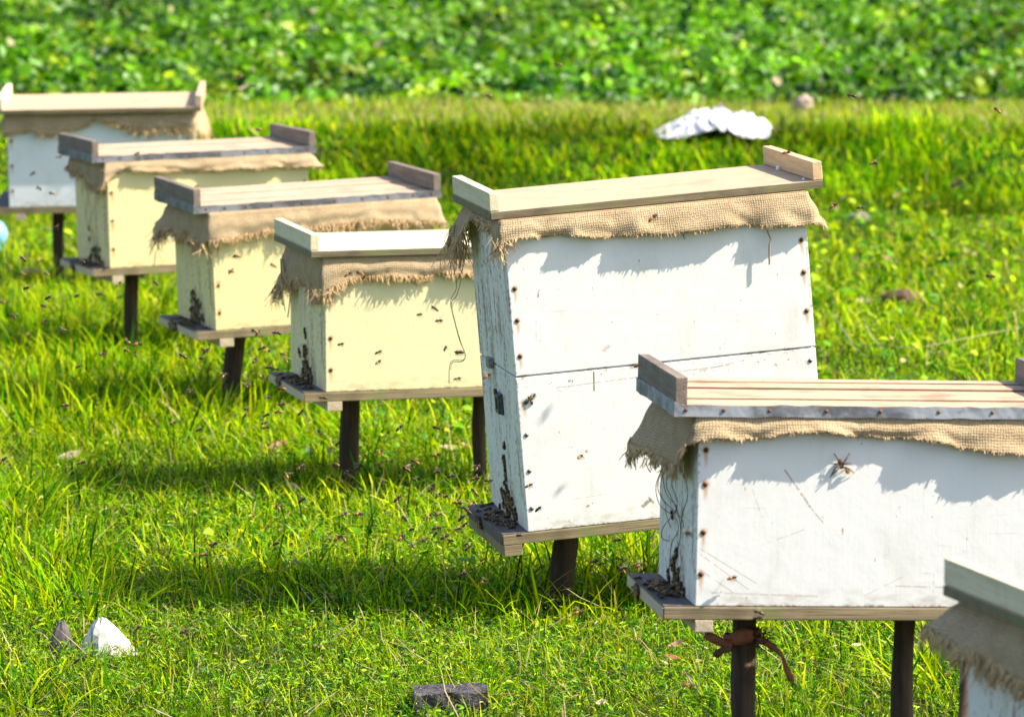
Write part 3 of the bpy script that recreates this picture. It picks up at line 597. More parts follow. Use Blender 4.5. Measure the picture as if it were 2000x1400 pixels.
# ---- 6 white, metal-edged lid, near
n6 = [(-xe, .202, RUST), (-xe, .158, RUST), (-xe-.001, .096, RUST), (-xe-.003, .042, RUST), (xe, .20, RUST), (xe, .158, RUST), (xe, .096, RUST), (xe, .04, RUST)]
SC = (.30, .2, .12)
seg6 = [((-.128, .178), (-.092, .128), .0016, SC, .75), ((-.092, .128), (-.072, .105), .001, SC, .6), ((-.17, .155), (-.155, .115), .0006, SC, .5), ((-.155, .08), (-.10, .10), .0007, SC, .5), ((-.05, .093), (-.0505, .103), .0012, (.35, .15, .05), 1),
        ((-.235, .075), (-.16, .03), .0009, SC, .5), ((-.235, .068), (-.17, .022), .0009, SC, .5), ((-.238, .05), (-.19, .018), .0009, SC, .5), ((.02, .028), (.10, .026), .0011, SC, .5), ((.07, .018), (.07, .045), .001, SC, .4), ((-.02, .015), (.03, .04), .0008, SC, .35), ((-.22, .018), (-.08, .014), .0016, SC, .35)]
H6 = hive((.4542, 6.9965, CAM_H-1.0482), 6.43, -1.17, 1.23, 'white beehive in front of the tall one, lid edged with nailed metal, spider on wall',
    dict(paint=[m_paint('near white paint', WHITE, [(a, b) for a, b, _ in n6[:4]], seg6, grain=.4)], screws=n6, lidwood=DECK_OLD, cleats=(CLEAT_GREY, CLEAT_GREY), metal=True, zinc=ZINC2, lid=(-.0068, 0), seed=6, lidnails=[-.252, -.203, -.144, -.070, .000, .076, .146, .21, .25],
    battens=[(-L+.012, .0235, .0155, BLOCK), (L-.03, .0235, .0155, BLOCK)], posts=[(-.150, 0, .0158, .006, None), (.065, 0, .0145, -.004, None)],
    skirt=keysF(1366, 1530, [(1366, 58, .006, .003), (1400, 49), (1450, 51), (1500, 46), (1550, 38), (1600, 37), (1700, 43), (1800, 49), (1850, 56), (1900, 67), (1950, 72), (2000, 74), (2060, 70)], .005, .003)
        + [('R', 0, .04, .01, .006), ('L', -.160, .045, .008, .006), ('L', -.125, .070, .014, .008), ('L', -.08, .086, .014, .010), ('L', -.03, .080, .016, .012), ('L', .03, .064, .03, .008), ('L', .10, .066, .040, .010), ('L', .165, .070, .046, .018)]+REST))
# ---- 7 nearest, cut by the corner of the picture
yaw7 = 15.5; c7 = at_y(1845, 1085, 5.82); off = Matrix.Rotation(radians(yaw7), 3, 'Z') @ Vector((-A, B, HB+GAP+TB+CHP+.003)); p7 = c7-off
n7 = rows([-xe, xe], [.17, .10, .04], RUST)
H7 = hive((p7.x, p7.y, p7.z), yaw7, 0, 0, 'nearest white beehive, mostly cut off, with pale lid cleat and blurred hanging sacking',
    dict(paint=[m_paint('blurred white paint', WHITE, [])], screws=n7, lidwood=WOOD_PALE, cleats=(CLEAT_PALE, CLEAT_PALE), lid=(0, 0), seed=7,
    battens=[(-L+.012, .0235, .0155, BLOCK), (L-.03, .0235, .0155, BLOCK)], posts=[(-.18, 0, .017, 0, None), (.10, 0, .017, 0, None)],
    skirt=[('F', -.24, .075, .02, .02), ('F', 0, .045, .005, .004), ('F', .24, .05, .01, .006), ('R', 0, .04, .01, .006), ('L', -.15, .062, .02, .018), ('L', -.05, .056, .022, .02), ('L', .05, .048, .03, .018), ('L', .12, .040, .04, .016), ('L', .165, .030, .055, .016)]+REST))

# hanging threads (children of the sacking they hang from)
def loc_from_px(cfg, pts, x=None, y=None):
    """pixel polyline -> points of the hive's own space on the plane x = const or y = const"""
    Mi = cfg['M'].inverted(); o = Mi @ Vector((0, 0, CAM_H)); r = []
    for (px, py) in pts:
        d = Mi.to_3x3() @ ray(px, py)
        t = (x-o.x)/d.x if x is not None else (y-o.y)/d.y
        r.append(o+d*t)
    return r
T5 = [[(893, 470), (887, 520), (892, 560), (880, 590), (888, 630), (898, 665), (908, 690), (905, 703), (885, 704), (878, 715), (877, 748)],
      [(905, 470), (903, 530), (893, 575), (882, 592), (890, 632), (900, 668), (909, 694), (902, 706), (884, 708), (880, 722)],
      [(882, 440), (876, 470), (880, 500), (874, 520)], [(889, 440), (884, 480), (893, 505), (886, 540)], [(895, 430), (898, 470), (905, 490), (898, 530)], [(880, 450), (868, 470), (878, 480), (884, 470)], [(900, 440), (910, 480), (906, 515), (896, 545)], [(884, 455), (892, 492), (880, 512)]]
threads(H5['sk'], None, 'loose_thread', [loc_from_px(H5, p, y=W-.03*0) for p in T5], .0006)
STR = m_flat('frayed brown strand', (.20, .14, .09), (.32, .25, .18), 60)
for P_ in ([(1485, 430), (1495, 440), (1500, 455), (1505, 468), (1503, 480), (1503, 517)], [(1340, 448), (1335, 458), (1337, 468)]): threads(H5['sk'], None, 'loose_thread', [loc_from_px(H5, P_, y=-W-.012)], .0016, STR)
T6 = [[(1296, 910), (1283, 940), (1282, 965), (1292, 990), (1318, 1010), (1325, 1035), (1312, 1060), (1308, 1100), (1305, 1125)], [(1300, 915), (1290, 945), (1295, 975), (1330, 1010), (1335, 1030)], [(1320, 915), (1312, 945), (1322, 975), (1318, 1000), (1295, 1030), (1293, 1050), (1306, 1056)],
      [(1328, 910), (1341, 945), (1342, 975), (1332, 1005), (1330, 1040), (1325, 1070)], [(1305, 920), (1302, 950), (1318, 985), (1328, 1018), (1329, 1050)], [(1290, 920), (1285, 955), (1300, 985), (1300, 1000), (1310, 1030)], [(1292, 905), (1300, 960), (1322, 990), (1316, 1004)]]
threads(H6['sk'], None, 'loose_thread', [loc_from_px(H6, p, x=-L-.008) for p in T6], .0006)
for cfg_, a_, b_, n_, pl in ((H6, (1240, 905), (1335, 915), 16, None), (H5, (955, 478), (1005, 482), 10, 1), (H5, (872, 455), (908, 450), 9, 2), (H4, (600, 580), (655, 578), 10, 1)):
    ls = []
    for k in range(n_):
        t = random.random(); x0 = a_[0]+(b_[0]-a_[0])*t; y0 = a_[1]+(b_[1]-a_[1])*t-14; P = [(x0, y0)]; dx = random.uniform(-5, 5)
        for j in range(3): dx += random.uniform(-3, 3); P.append((P[-1][0]+dx, P[-1][1]+random.uniform(5, 11)))
        ls.append(loc_from_px(cfg_, P, x=-L-.016) if pl is None else loc_from_px(cfg_, P, y=-W-.012) if pl == 1 else loc_from_px(cfg_, P, y=W))
    for l_ in ls: threads(cfg_['sk'], None, 'loose_thread', [l_], .0006, THREAD)
T2 = [[(165, 345), (172, 380), (168, 420), (178, 460), (170, 490)], [(180, 350), (188, 390), (176, 430), (180, 455)], [(200, 360), (196, 385), (184, 400)]]
threads(H2['sk'], None, 'loose_thread', [loc_from_px(H2, p, x=-L-.010) for p in T2], .0009, THREAD)
threads(H3['sk'], None, 'loose_thread', [loc_from_px(H3, p, y=W*.6) for p in [[(312, 450), (308, 480), (303, 500), (301, 520)], [(318, 455), (312, 475)]]], .0009)
threads(H4['sk'], None, 'loose_thread', [loc_from_px(H4, p, y=W*.7) for p in [[(551, 500), (560, 545), (566, 580), (562, 620)], [(548, 505), (550, 540), (556, 560)]]], .0012)

# ------------------------------------------------------------------ bees
def _abd():
    n = NT('bee abdomen'); x, y, z = n.sep(n.obj); s = n.math('SINE', n.math('MULTIPLY', x, 2*pi/.0021)); c = n.mix(n.step(s, -.25, .35), (.020, .010, .004), (.52, .23, .02)); return n.finish(c, .4, spec=.4)
ABD = _abd(); THX = m_flat('bee fuzz', (.09, .045, .012), (.035, .018, .006), 900, .9); BHEAD = m_flat('bee black', (.015, .01, .008), (.03, .02, .012), 900, .5)
def _wing():
    n = NT('bee wing'); n.finish((.40, .32, .20), .4, spec=.3); tr = n.N.new('ShaderNodeBsdfTransparent'); mx = n.N.new('ShaderNodeMixShader'); mx.inputs[0].default_value = .72
    n.nt.links.new(n.bsdf.outputs[0], mx.inputs[1]); n.nt.links.new(tr.outputs[0], mx.inputs[2]); n.nt.links.new(mx.outputs[0], n.out.inputs[0]); return n.mat
WING = _wing()
def bee_mesh(name, fly, dark=False):
    b = MB()
    b.ball((.0053, 0, 0), (.0013, .0018, .0017), 8, 6, 2)                                  # head
    b.ball((.0026, 0, .0003), (.0023, .0021, .0022), 9, 6, 1)                              # thorax
    b.tube([(.0008, 0, 0), (0, 0, 0), (-.0015, 0, 0), (-.0035, 0, -.0003), (-.0055, 0, -.0008), (-.0072, 0, -.0014), (-.0080, 0, -.0017)], [.0006, .0015, .0022, .0023, .0019, .0010, .0002], 9, 0)
    for s in (-1, 1):
        for x0, L_, a in ((.0032, .0095, 1.15 if fly else .28), (.0020, .0065, .85 if fly else .2)):
            dx, dy, dz = -cos(a)*L_, s*sin(a)*L_, (.45 if fly else .05)*L_*(.8 if L_ > .007 else .5)
            r0 = Vector((x0, s*.0012, .0020)); tip = r0+Vector((dx, dy, dz)); d = (tip-r0); sd = Vector((s*dy, -s*dx*1.0, 0)).normalized()*L_*.16
            if not fly: sd = Vector((0, s*1, .1)).normalized()*L_*.14
            else: sd = Vector((-sin(a), -s*cos(a), 0))*L_*.17
            b.add([r0, r0+d*.35+sd*.5, r0+d*.75+sd, tip, r0+d*.8-sd*.7, r0+d*.3-sd*.5], [(0, 1, 2, 3, 4, 5)], 3)
        for k, x0 in enumerate((.0040, .0026, .0012)):
            sx = (.6, .0, -.9)[k]; q = Vector((x0, s*.0015, -.0012))
            if fly: P = [q, q+Vector((sx*.001, s*.0014, -.0016)), q+Vector((sx*.003-.001, s*.0016, -.0046))]
            else: P = [q, q+Vector((sx*.0012, s*.0022, -.0002)), q+Vector((sx*.0022, s*.0036, -.0014))]
            b.tube(P, [.00035, .0003, .0002], 3, 2, False)
        b.tube([(.0062, s*.0005, .0008), (.0078, s*.0012, .0014), (.0088, s*.0018, .0006)], .00015, 3, 2, False)
    return b.mesh(name, [ABD if not dark else DARKABD, THX, BHEAD, WING])
DARKABD = m_flat('dark bee abdomen', (.03, .015, .006), (.11, .05, .015), 700, .4)
FLY = [bee_mesh('bee', True), bee_mesh('bee', True, True)]; SIT = [bee_mesh('bee', False), bee_mesh('bee', False, True)]
def bee(me, M, label, group, s=1.0):
    o = bpy.data.objects.new('honey_bee', me); C.objects.link(o); o.matrix_world = M @ Matrix.Diagonal((s, s, s, 1)); return tag(o, label, 'bee', group)
def crop(cx, cy, k, ox, oy, P): return [(ox+a/k, oy+b/k) for a, b in P]
fly_px = []
def addb(k, ox, oy, P, d0, d1, g): fly_px.extend((ox+a/k, oy+b/k, d0, d1, g) for a, b in P)
G1 = ('honey bee hovering close in front of the wall of a pale cream hive', 'bees hovering before the pale cream hive')
G2 = ('honey bee in flight over the grass by the posts of the cream hives', 'bees flying around the cream hives')
G3 = ('honey bee flying low over the open grass at the left', 'bees over the open grass')
G4 = ('dark honey bee flying towards the shelf of the tall white hive', 'bees flying in to the tall hive')
G5 = ('honey bee in flight in front of the distant green field and bund', 'bees against the far field')
G6 = ('honey bee hanging in the air before the white hive walls', 'bees before the white walls')
G7 = ('honey bee flying near the far hives', 'bees around the far hives')
addb(3.333, 400, 500, [(1397, 380), (1497, 340), (1525, 420), (885, 573), (1130, 625), (1128, 690), (1565, 600), (1662, 627), (1645, 797), (935, 118), (1010, 113), (1035, 138)], 8.9, 9.5, G1)
addb(3.333, 400, 500, [(170, 98), (445, 60), (205, 2)], 9.2, 10.8, G7)
addb(3.333, 400, 500, [(510, 637), (527, 680), (325, 677), (420, 725), (375, 598), (408, 618), (345, 500), (325, 488), (468, 500), (278, 843), (408, 918), (500, 963), (625, 1018), (770, 922), (270, 998), (258, 1040), (400, 1035), (398, 1115), (390, 1085), (748, 1148), (370, 780), (500, 862), (10, 615), (480, 1015)], 8.6, 9.6, G2)
addb(3.333, 400, 500, [(1268, 1117), (1507, 1117), (867, 1220), (1143, 1275), (1510, 1292), (1370, 1338), (855, 1355), (1310, 1382), (1775, 1375), (630, 1378), (998, 1372), (1522, 1395)], 8.0, 9.0, G4)
addb(2.857, 0, 640, [(712, 80), (705, 127), (435, 217), (570, 145), (1145, 127), (1122, 170), (1020, 157), (1065, 355), (966, 530), (1113, 568), (770, 92), (1250, 265)], 8.0, 9.8, G3)
addb(2.857, 0, 640, [(1678, 780), (1875, 762), (1930, 808), (1550, 1000), (1190, 1205), (1540, 1203), (1915, 1172), (455, 752), (362, 432), (1138, 1265), (1685, 960), (1595, 820), (10, 742)], 7.6, 8.6, G3)
addb(4.667, 680, 780, [(533, 632), (805, 660), (940, 697), (605, 730), (755, 818), (823, 868), (890, 882), (450, 902), (95, 1042), (740, 1060), (578, 1183), (487, 1255), (808, 1170), (700, 1275), (583, 1325), (1000, 940), (1043, 982), (1130, 943), (1095, 1020), (1035, 1078), (1065, 1137), (1003, 1178), (882, 1250), (932, 1282), (1073, 1320), (1160, 720), (1283, 735), (1150, 835), (827, 1048), (512, 1078), (1095, 1350), (795, 1225)], 7.75, 8.3, G4)
addb(4, 0, 400, [(310, 437), (432, 177), (205, 650), (20, 760), (375, 725), (345, 910), (365, 540), (175, 540), (220, 1020), (180, 420), (340, 790), (600, 710), (495, 980), (105, 870)], 9.0, 11.5, G3)
addb(4, 0, 400, [(1490, 298), (1850, 400), (1805, 520), (925, 618), (780, 695), (930, 720), (1215, 610), (640, 440), (1350, 905)], 9.5, 10.8, G7)
addb(4, 0, 130, [(255, 835), (305, 950), (405, 990), (1070, 680), (1530, 940), (1868, 75), (460, 705), (810, 825), (925, 830)], 10.5, 12.0, G7)
addb(2.5, 300, 0, [(1160, 37), (418, 372), (512, 632), (483, 420), (1640, 468), (1975, 315)], 8.5, 12, G5)
addb(2.5, 1200, 150, [(1870, 163), (1265, 423), (1203, 640), (1835, 972), (1158, 92), (1070, 630)], 8.0, 9, G5)
addb(2.5, 1200, 150, [(1670, 523)], 5.0, 5.2, G5)
addb(2.746, 860, 640, [(1060, 203), (750, 690), (475, 845), (525, 970), (253, 257), (100, 130)], 7.7, 8.1, G6)
addb(2.746, 860, 640, [(950, 1137), (980, 1290), (1055, 1268), (1085, 1302), (825, 1250)], 7.2, 7.9, G4)
addb(1, 0, 0, [(1467, 1300), (1346, 1337), (1344, 1040)], 5.6, 5.9, G6)
addb(1, 0, 0, [(1482, 1195), (1480, 1206), (1430, 1128), (1275, 425)], 6.75, 6.8, G6)
addb(1, 0, 0, [(270, 1225), (418, 1062), (150, 1290), (360, 1232), (1215, 1112), (1250, 1103), (1130, 1195), (905, 1120), (945, 1135), (660, 1050), (672, 1003)], 7.2, 8.2, G3)
for i, (px, py, d0, d1, g) in enumerate(fly_px):
    gd = on_ground(px, py, .05).y if py > 0 else 99
    d = min(random.uniform(d0, d1), gd*.97); p = at_y(px, py, d)
    hd = random.choice((0, 0, pi, .5, -.6, 2.6)) + random.uniform(-.6, .6)
    R = Euler((random.uniform(-.3, .3), random.uniform(-.7, .1), hd)).to_matrix().to_4x4()
    dark = random.random() < (.65 if g is G4 else .4)
    bee(FLY[1 if dark else 0], Matrix.Translation(p) @ R, g[0], g[1], random.uniform(.9, 1.12))

REST_BEES = MB()
def crawl(cfg, pts, label, group, one=False):
    """bees sitting on the shelf (x, y) or on the entrance wall (y, z)"""
    M = cfg['M']
    for kind, a, b, hd in pts:
        if kind == 'S':   # wall x = -L, normal -x
            base = Matrix(((0, 0, -1, 0), (1, 0, 0, 0), (0, -1, 0, 0), (0, 0, 0, 1))); p = Vector((-L-.0021, a, b))
            Rm = base @ Matrix.Rotation(hd, 4, 'Z')
        elif kind == 'T': Rm = Matrix.Rotation(hd, 4, 'Z'); p = Vector((a, b, .0036))
        elif kind == 'E': # outer edge of the shelf
            base = Matrix(((0, 0, -1, 0), (1, 0, 0, 0), (0, -1, 0, 0), (0, 0, 0, 1))); Rm = base @ Matrix.Rotation(hd, 4, 'Z'); p = Vector((-L-EXT-.0045, a, b))
        else:             # front wall y = -W
            base = Matrix(((1, 0, 0, 0), (0, 0, -1, 0), (0, 1, 0, 0), (0, 0, 0, 1))); Rm = base @ Matrix.Rotation(hd, 4, 'Z'); p = Vector((a, -W-.0024, b))
        k = 1 if random.random() < .5 else 0; MM = M @ Matrix.Translation(p) @ Rm; sz = random.uniform(.9, 1.08)
        if one:
            src = SIT[k]; b0 = len(REST_BEES.v); MS = MM @ Matrix.Diagonal((sz, sz, sz, 1)); REST_BEES.v += [tuple(MS @ v.co) for v in src.vertices]
            for f in src.polygons: REST_BEES.f.append(tuple(b0+i for i in f.vertices)); REST_BEES.m.append(f.material_index); REST_BEES.sm.append(True)
        else: bee(SIT[k], MM, label, group, sz)
def cluster(n, yc, ys, zmax, nshelf, nedge, edgey):
    P = []
    for i in range(n):
        z = zmax*random.random()**1.6+.006; P.append(('S', yc+random.gauss(0, ys*(1-.5*z/zmax)), z, random.uniform(-.9, .9)-pi/2))
    for i in range(nshelf): P.append(('T', -L-random.uniform(.004, EXT-.003), yc+random.gauss(0, ys*1.1), random.uniform(0, 2*pi)))
    for i in range(nedge): P.append(('E', edgey+random.gauss(0, .014), -random.uniform(.002, .014), random.uniform(0, 2*pi)))
    return P
crawl(H5, [('S', -.012, .118+.0, 1.2)]+[('S', -.004-.02*(z-.10), z, -pi/2+random.uniform(-.6, .6)) for z in (.096, .090, .082, .074, .066)]+[('S', .006, .092, -1.2)]+cluster(14, -.01, .05, .05, 16, 7, .03)+[('T', -L-.018, -.12, .4), ('F', -.215, .212, .9), ('F', -.22, .207, 2.0)], 'honey bee crawling in the cluster at the entrance of the tall white hive', 'bees crawling on the tall white hive')
crawl(H6, cluster(9, .0, .045, .04, 18, 5, .05)+[('S', .04, .095, -1.2), ('S', .0, .048, -1.5), ('S', -.01, .052, -1.5)], 'honey bee crawling on the shelf and entrance wall of the near white hive', 'bees crawling on the near white hive')
crawl(H4, [('S', y, z, -pi/2+random.uniform(-.3, .3)) for y, z in ((.02, .093), (.012, .086), (.03, .06), (.015, .062), (.005, .058), (.03, .048), (.012, .046), (.08, .05), (.07, .045))]+cluster(9, .01, .05, .035, 10, 3, .06)+[('T', -L-.02, -.12, .3)], 'honey bee crawling by the entrance of the pale cream hive', 'bees crawling on the pale cream hive')
crawl(H3, cluster(46, .0, .04, .058, 26, 34, .035), '', '', True)
crawl(H2, cluster(9, -.02, .03, .035, 8, 2, .02)+[('S', .03, .055, -1.5), ('S', .03, .08, -1.5)]+cluster(14, -.03, .05, .035, 18, 8, .03), '', '', True)
crawl(H5, cluster(22, -.01, .06, .038, 34, 14, .045), '', '', True); crawl(H6, cluster(12, -.01, .05, .030, 28, 16, .06), '', '', True); crawl(H4, cluster(20, .0, .055, .03, 26, 10, .06), '', '', True)
tag(REST_BEES.build('bee_cluster', [m_flat('massed bee brown', (.19, .10, .03), (.035, .02, .008), 380, .5), THX, BHEAD, WING]), 'dense clusters of dark honey bees crowding the hive entrances and shelves', 'bees', None, 'stuff')
M = H5['M'] @ Matrix.Translation((A-.015+.008, .02, 2*HB+GAP+TB+CHP+.0035)) @ Matrix.Rotation(-.2, 4, 'Z')
bee(SIT[0], M, 'honey bee resting on top of the right lid cleat of the tall white hive', None)

# ------------------------------------------------------------------ spider on the near hive
def spider():
    r = empty('spider'); M = H6['M']; p = loc_from_px(H6, [(1643, 908)], y=-W-.004)[0]; r.matrix_world = M @ Matrix.Translation(p)
    tag(r, 'brown long-legged spider with an amber catch on the wall of the near white hive', 'spider')
    SB = m_flat('spider brown', (.045, .022, .012), (.10, .05, .025), 500, .7)
    b = MB(); b.ball((-.0015, 0, .004), (.0042, .003, .0032), 10, 8, 0, Matrix.Rotation(1.5, 3, 'Y')); b.ball((0, 0, -.0025), (.0030, .0024, .0026), 10, 8); b.build('body', SB, r)
    for P in [[(-.001, -.001, 0), (-.006, -.004, .009), (-.0095, .002, .015)], [(.001, -.001, 0), (.006, -.004, .009), (.011, .002, .0155)], [(-.001, -.001, -.001), (-.006, -.004, .002), (-.014, .002, .0015)], [(.001, -.001, -.001), (.006, -.004, .003), (.013, .002, .0015)],
              [(-.001, -.001, -.003), (-.007, -.005, -.006), (-.014, .002, -.0165)], [(.001, -.001, -.003), (.009, -.005, -.004), (.0175, .002, -.0105)], [(-.001, -.001, -.002), (-.008, -.004, -.003), (-.0125, .002, -.013)], [(.001, -.001, -.002), (.007, -.004, -.003), (.012, .002, -.009)]]:
        b = MB(); b.tube(P, [.0008, .0009, .0005], 5); b.build('leg', SB, r)
    b = MB(); b.ball((.008, -.001, -.008), (.0038, .0026, .0026), 9, 7, 0, Matrix.Rotation(.9, 3, 'Y')); b.build('amber_catch', m_flat('amber', (.55, .25, .02), (.35, .14, .02), 500, .5), r)
spider()

# ------------------------------------------------------------------ cloth strip tied to the near post
def strip(pts, wid, mat, name, parent, twist=0):
    b = MB(); P = [Vector(p) for p in pts]; vs = []
    for i, p in enumerate(P):
        wv = Vector((0, 0, 1)) if not twist else Vector((sin(twist*i), 0, cos(twist*i)))
        t = (P[min(i+1, len(P)-1)]-P[max(i-1, 0)]).normalized(); s = t.cross(Vector((0, -1, 0))); s = (s*.8+wv*.2).normalized() if s.length > .1 else wv
        ww = wid[i] if hasattr(wid, '__len__') else wid; vs += [p-s*ww/2, p+Vector((0, -.002, 0)), p+s*ww/2]
    fs = [(i*3+j, i*3+j+1, i*3+j+4, i*3+j+3) for i in range(len(P)-1) for j in range(2)]
    b.add(vs, fs, 0, True); o = b.build(name, mat, parent); md = o.modifiers.new('t', 'SOLIDIFY'); md.thickness = .0014; return o
def rag():
    RG = m_flat('faded red cloth', (.22, .075, .045), (.32, .13, .07), 45, .9, bump=.002); p = H6['M'] @ Vector((-.150, 0, -.0165))
    Y = p.y; r = empty('cloth_strip', (p.x, Y, 0)); tag(r, 'faded red-brown cloth strip knotted round the top of the near hive\'s post', 'cloth')
    def q(px, py, d=-.022): v = at_y(px, py, Y+d); return v-Vector((p.x, Y, 0))
    c = q(1449, 1245, 0); b = MB(); n = 28; vs = []
    for i in range(n):
        a = 2*pi*i/n; R = .0215+.002*math.sin(a*5); cz = c.z+.006*cos(a*1+.8); h = .016+.003*math.sin(a*3)
        vs += [(c.x+cos(a)*R, sin(a)*R, cz-h*.55), (c.x+cos(a)*R*1.12, sin(a)*R*1.12, cz-h*.15), (c.x+cos(a)*R*1.04, sin(a)*R*1.04, cz+h*.15), (c.x+cos(a)*R*1.14, sin(a)*R*1.14, cz+h*.35), (c.x+cos(a)*R, sin(a)*R, cz+h*.6)]
    fs = [(i*5+j, ((i+1) % n)*5+j, ((i+1) % n)*5+j+1, i*5+j+1) for i in range(n) for j in range(4)]
    b.add(vs, fs, 0, True); o = b.build('wrap', RG, r); o.modifiers.new('t', 'SOLIDIFY').thickness = .0015
    strip([q(1430, 1258), q(1410, 1254), q(1393, 1246), q(1376, 1238)], [.011, .012, .013, .010], RG, 'loose_end', r)
    strip([q(1428, 1264), q(1412, 1268), q(1402, 1276), q(1395, 1272)], [.012, .010, .012, .014], m_flat('dark cloth', (.10, .06, .03), (.16, .09, .05), 60, .9), 'loose_end', r)
    strip([q(1482, 1248), q(1500, 1256), q(1516, 1268), q(1528, 1282), q(1535, 1302), q(1542, 1318), q(1546, 1330)], [.012, .009, .007, .005, .007, .009, .009], RG, 'loose_end', r)
    b = MB()
    for k in range(26):
        s = q(1478+random.uniform(-8, 8), 1250+random.uniform(-10, 10), -.02); P = [s]; d = Vector((random.uniform(-.3, 1), random.uniform(-.4, .2), random.uniform(-.8, .8))).normalized()
        for j in range(5): s = s+d*.005; d = (d+Vector([random.uniform(-.7, .7) for _ in range(3)])).normalized(); P.append(s)
        b.tube(P, .0007, 3, 0, False)
    b.build('frayed_knot', m_flat('black fibre', (.02, .015, .01), (.05, .04, .03), 90), r)
rag()

# ------------------------------------------------------------------ leaning pole behind the nearest hive
def pole():
    a = at_y(1893, 1275, 6.55); c = at_y(1884, 1400, 6.5); d = (c-a); k = (-.04-a.z)/d.z; e = a+d*k; s = a-d*.25
    r = MB(); r.tube([s-Vector((0, 0, 0)), a, c, e], [.0075, .008, .0085, .009], 12); o = r.build('wooden_pole', POSTM); tag(o, 'dark wooden pole standing just behind the nearest white hive', 'pole')
pole()

# ------------------------------------------------------------------ litter and stones
def lump(name, c, dims, mat, seed, label, cat, amp=.25, sub=3, flat=0, freq=2.5, group=None, rot=(0, 0, 0)):
    from mathutils import noise as mn
    bm = bmesh.new(); bmesh.ops.create_icosphere(bm, subdivisions=sub, radius=1)
    for v in bm.verts:
        n = mn.noise(v.co*freq+Vector((seed, 0, 0)))+.5*mn.noise(v.co*freq*2.3+Vector((0, seed, 0))); v.co *= 1+amp*n
        v.co = Vector((v.co.x*dims[0], v.co.y*dims[1], v.co.z*dims[2]))
    me = bpy.data.meshes.new(name); bm.to_mesh(me); bm.free(); me.materials.append(mat)
    me.polygons.foreach_set('use_smooth', [not flat]*len(me.polygons)); o = link(name, me); o.location = c; o.rotation_euler = rot; return tag(o, label, cat, group)
# crumpled white sheet on the bund
def sheet():
    from mathutils import noise as mn
    p = on_ground(1392, 262, 0); b = MB(); nx, ny = 60, 34; vs = []
    for j in range(ny+1):
        for i in range(nx+1):
            u, v = i/nx*2-1, j/ny*2-1; r = math.sqrt(u*u*.9+v*v*.8); prof = max(0, 1-r**2.2)
            q = Vector((u*3.1, v*2.2, 0)); f = abs(mn.noise(q*1.3))*1.4+abs(mn.noise(q*2.7+Vector((7, 0, 0))))*.6; ridge = 1-abs(mn.noise(q*1.9+Vector((3, 9, 0))))*1.7
            q2 = Vector((u*2.2+v*1.6, v*1.1-u*.8, 2.0)); cr = abs(mn.noise(q2*2.1))+.6*abs(mn.noise(q2*4.7+Vector((3, 1, 7)))); z = prof**.6*(.040+.050*(1-cr*1.3)+.022*mn.noise(q*1.2))*(.35+.65*min(1, max(0, (u+1.05)*1.1)))+.006*f*prof
            x = u*.20*(1-.12*abs(v))+.015*mn.noise(q*2); y = v*.17+.02*mn.noise(q*2+Vector((0, 0, 5)))
            vs.append((x, y, z+.004*mn.noise(q*6)))
    fs = [(j*(nx+1)+i, j*(nx+1)+i+1, (j+1)*(nx+1)+i+1, (j+1)*(nx+1)+i) for j in range(ny) for i in range(nx)]
    b.add(vs, fs, 0, True); n = NT('fold-shaded white plastic'); c = n.mix(n.math('MULTIPLY', n.step(n.noise(n.map(n.obj, (9, 9, 30), rot=(0, .5, 0)), 1, 5, .65, 1.2), .52, .70), .8), (.68, .65, .67), (.24, .20, .22)); n.bump(n.noise(n.obj, 30, 3, .6, .6), .012, .9)  # dark streaks paint the shade of the folds into the colour
    o = b.build('plastic_sheet', n.finish(c, .45, spec=.4)); o.location = (p.x, p.y, float(gz(p.x, p.y))+.0); tag(o, 'crumpled fold-shaded white plastic sheet lying on the grassy bund', 'plastic sheet')
    o.modifiers.new('t', 'SOLIDIFY').thickness = .003
sheet()
p = on_ground(1570, 222, 0); lump('paper_scrap', (p.x, p.y, float(gz(p.x, p.y))+.03), (.035, .03, .035), m_flat('pinkish paper', (.42, .31, .25), (.28, .20, .16), 30), 5, 'small pinkish crumpled scrap beyond the white sheet at the field edge', 'scrap', .35)
p = on_ground(1680, 432); lump('stone', (p.x, p.y, .012), (.04, .04, .022), m_flat('grey stone', (.20, .18, .18), (.12, .11, .11), 30), 8, 'grey stone in the grass to the right of the tall hive\'s lid', 'stone', .3)
p = on_ground(1765, 604); lump('dark_clod', (p.x, p.y, p.z+.025), (.055, .03, .025), m_flat('dark brown clod', (.07, .035, .025), (.14, .08, .055), 40, .9), 12, 'dark brown clod in the grass right of the tall hive', 'clod', .6, 3, freq=3)
p = on_ground(1645, 402); lump('stone', (p.x, p.y, .02), (.018, .018, .016), m_flat('grey stone b', (.17, .16, .15), (.11, .10, .10), 30), 9, 'small grey stone just beyond the larger grey stone', 'stone', .3)
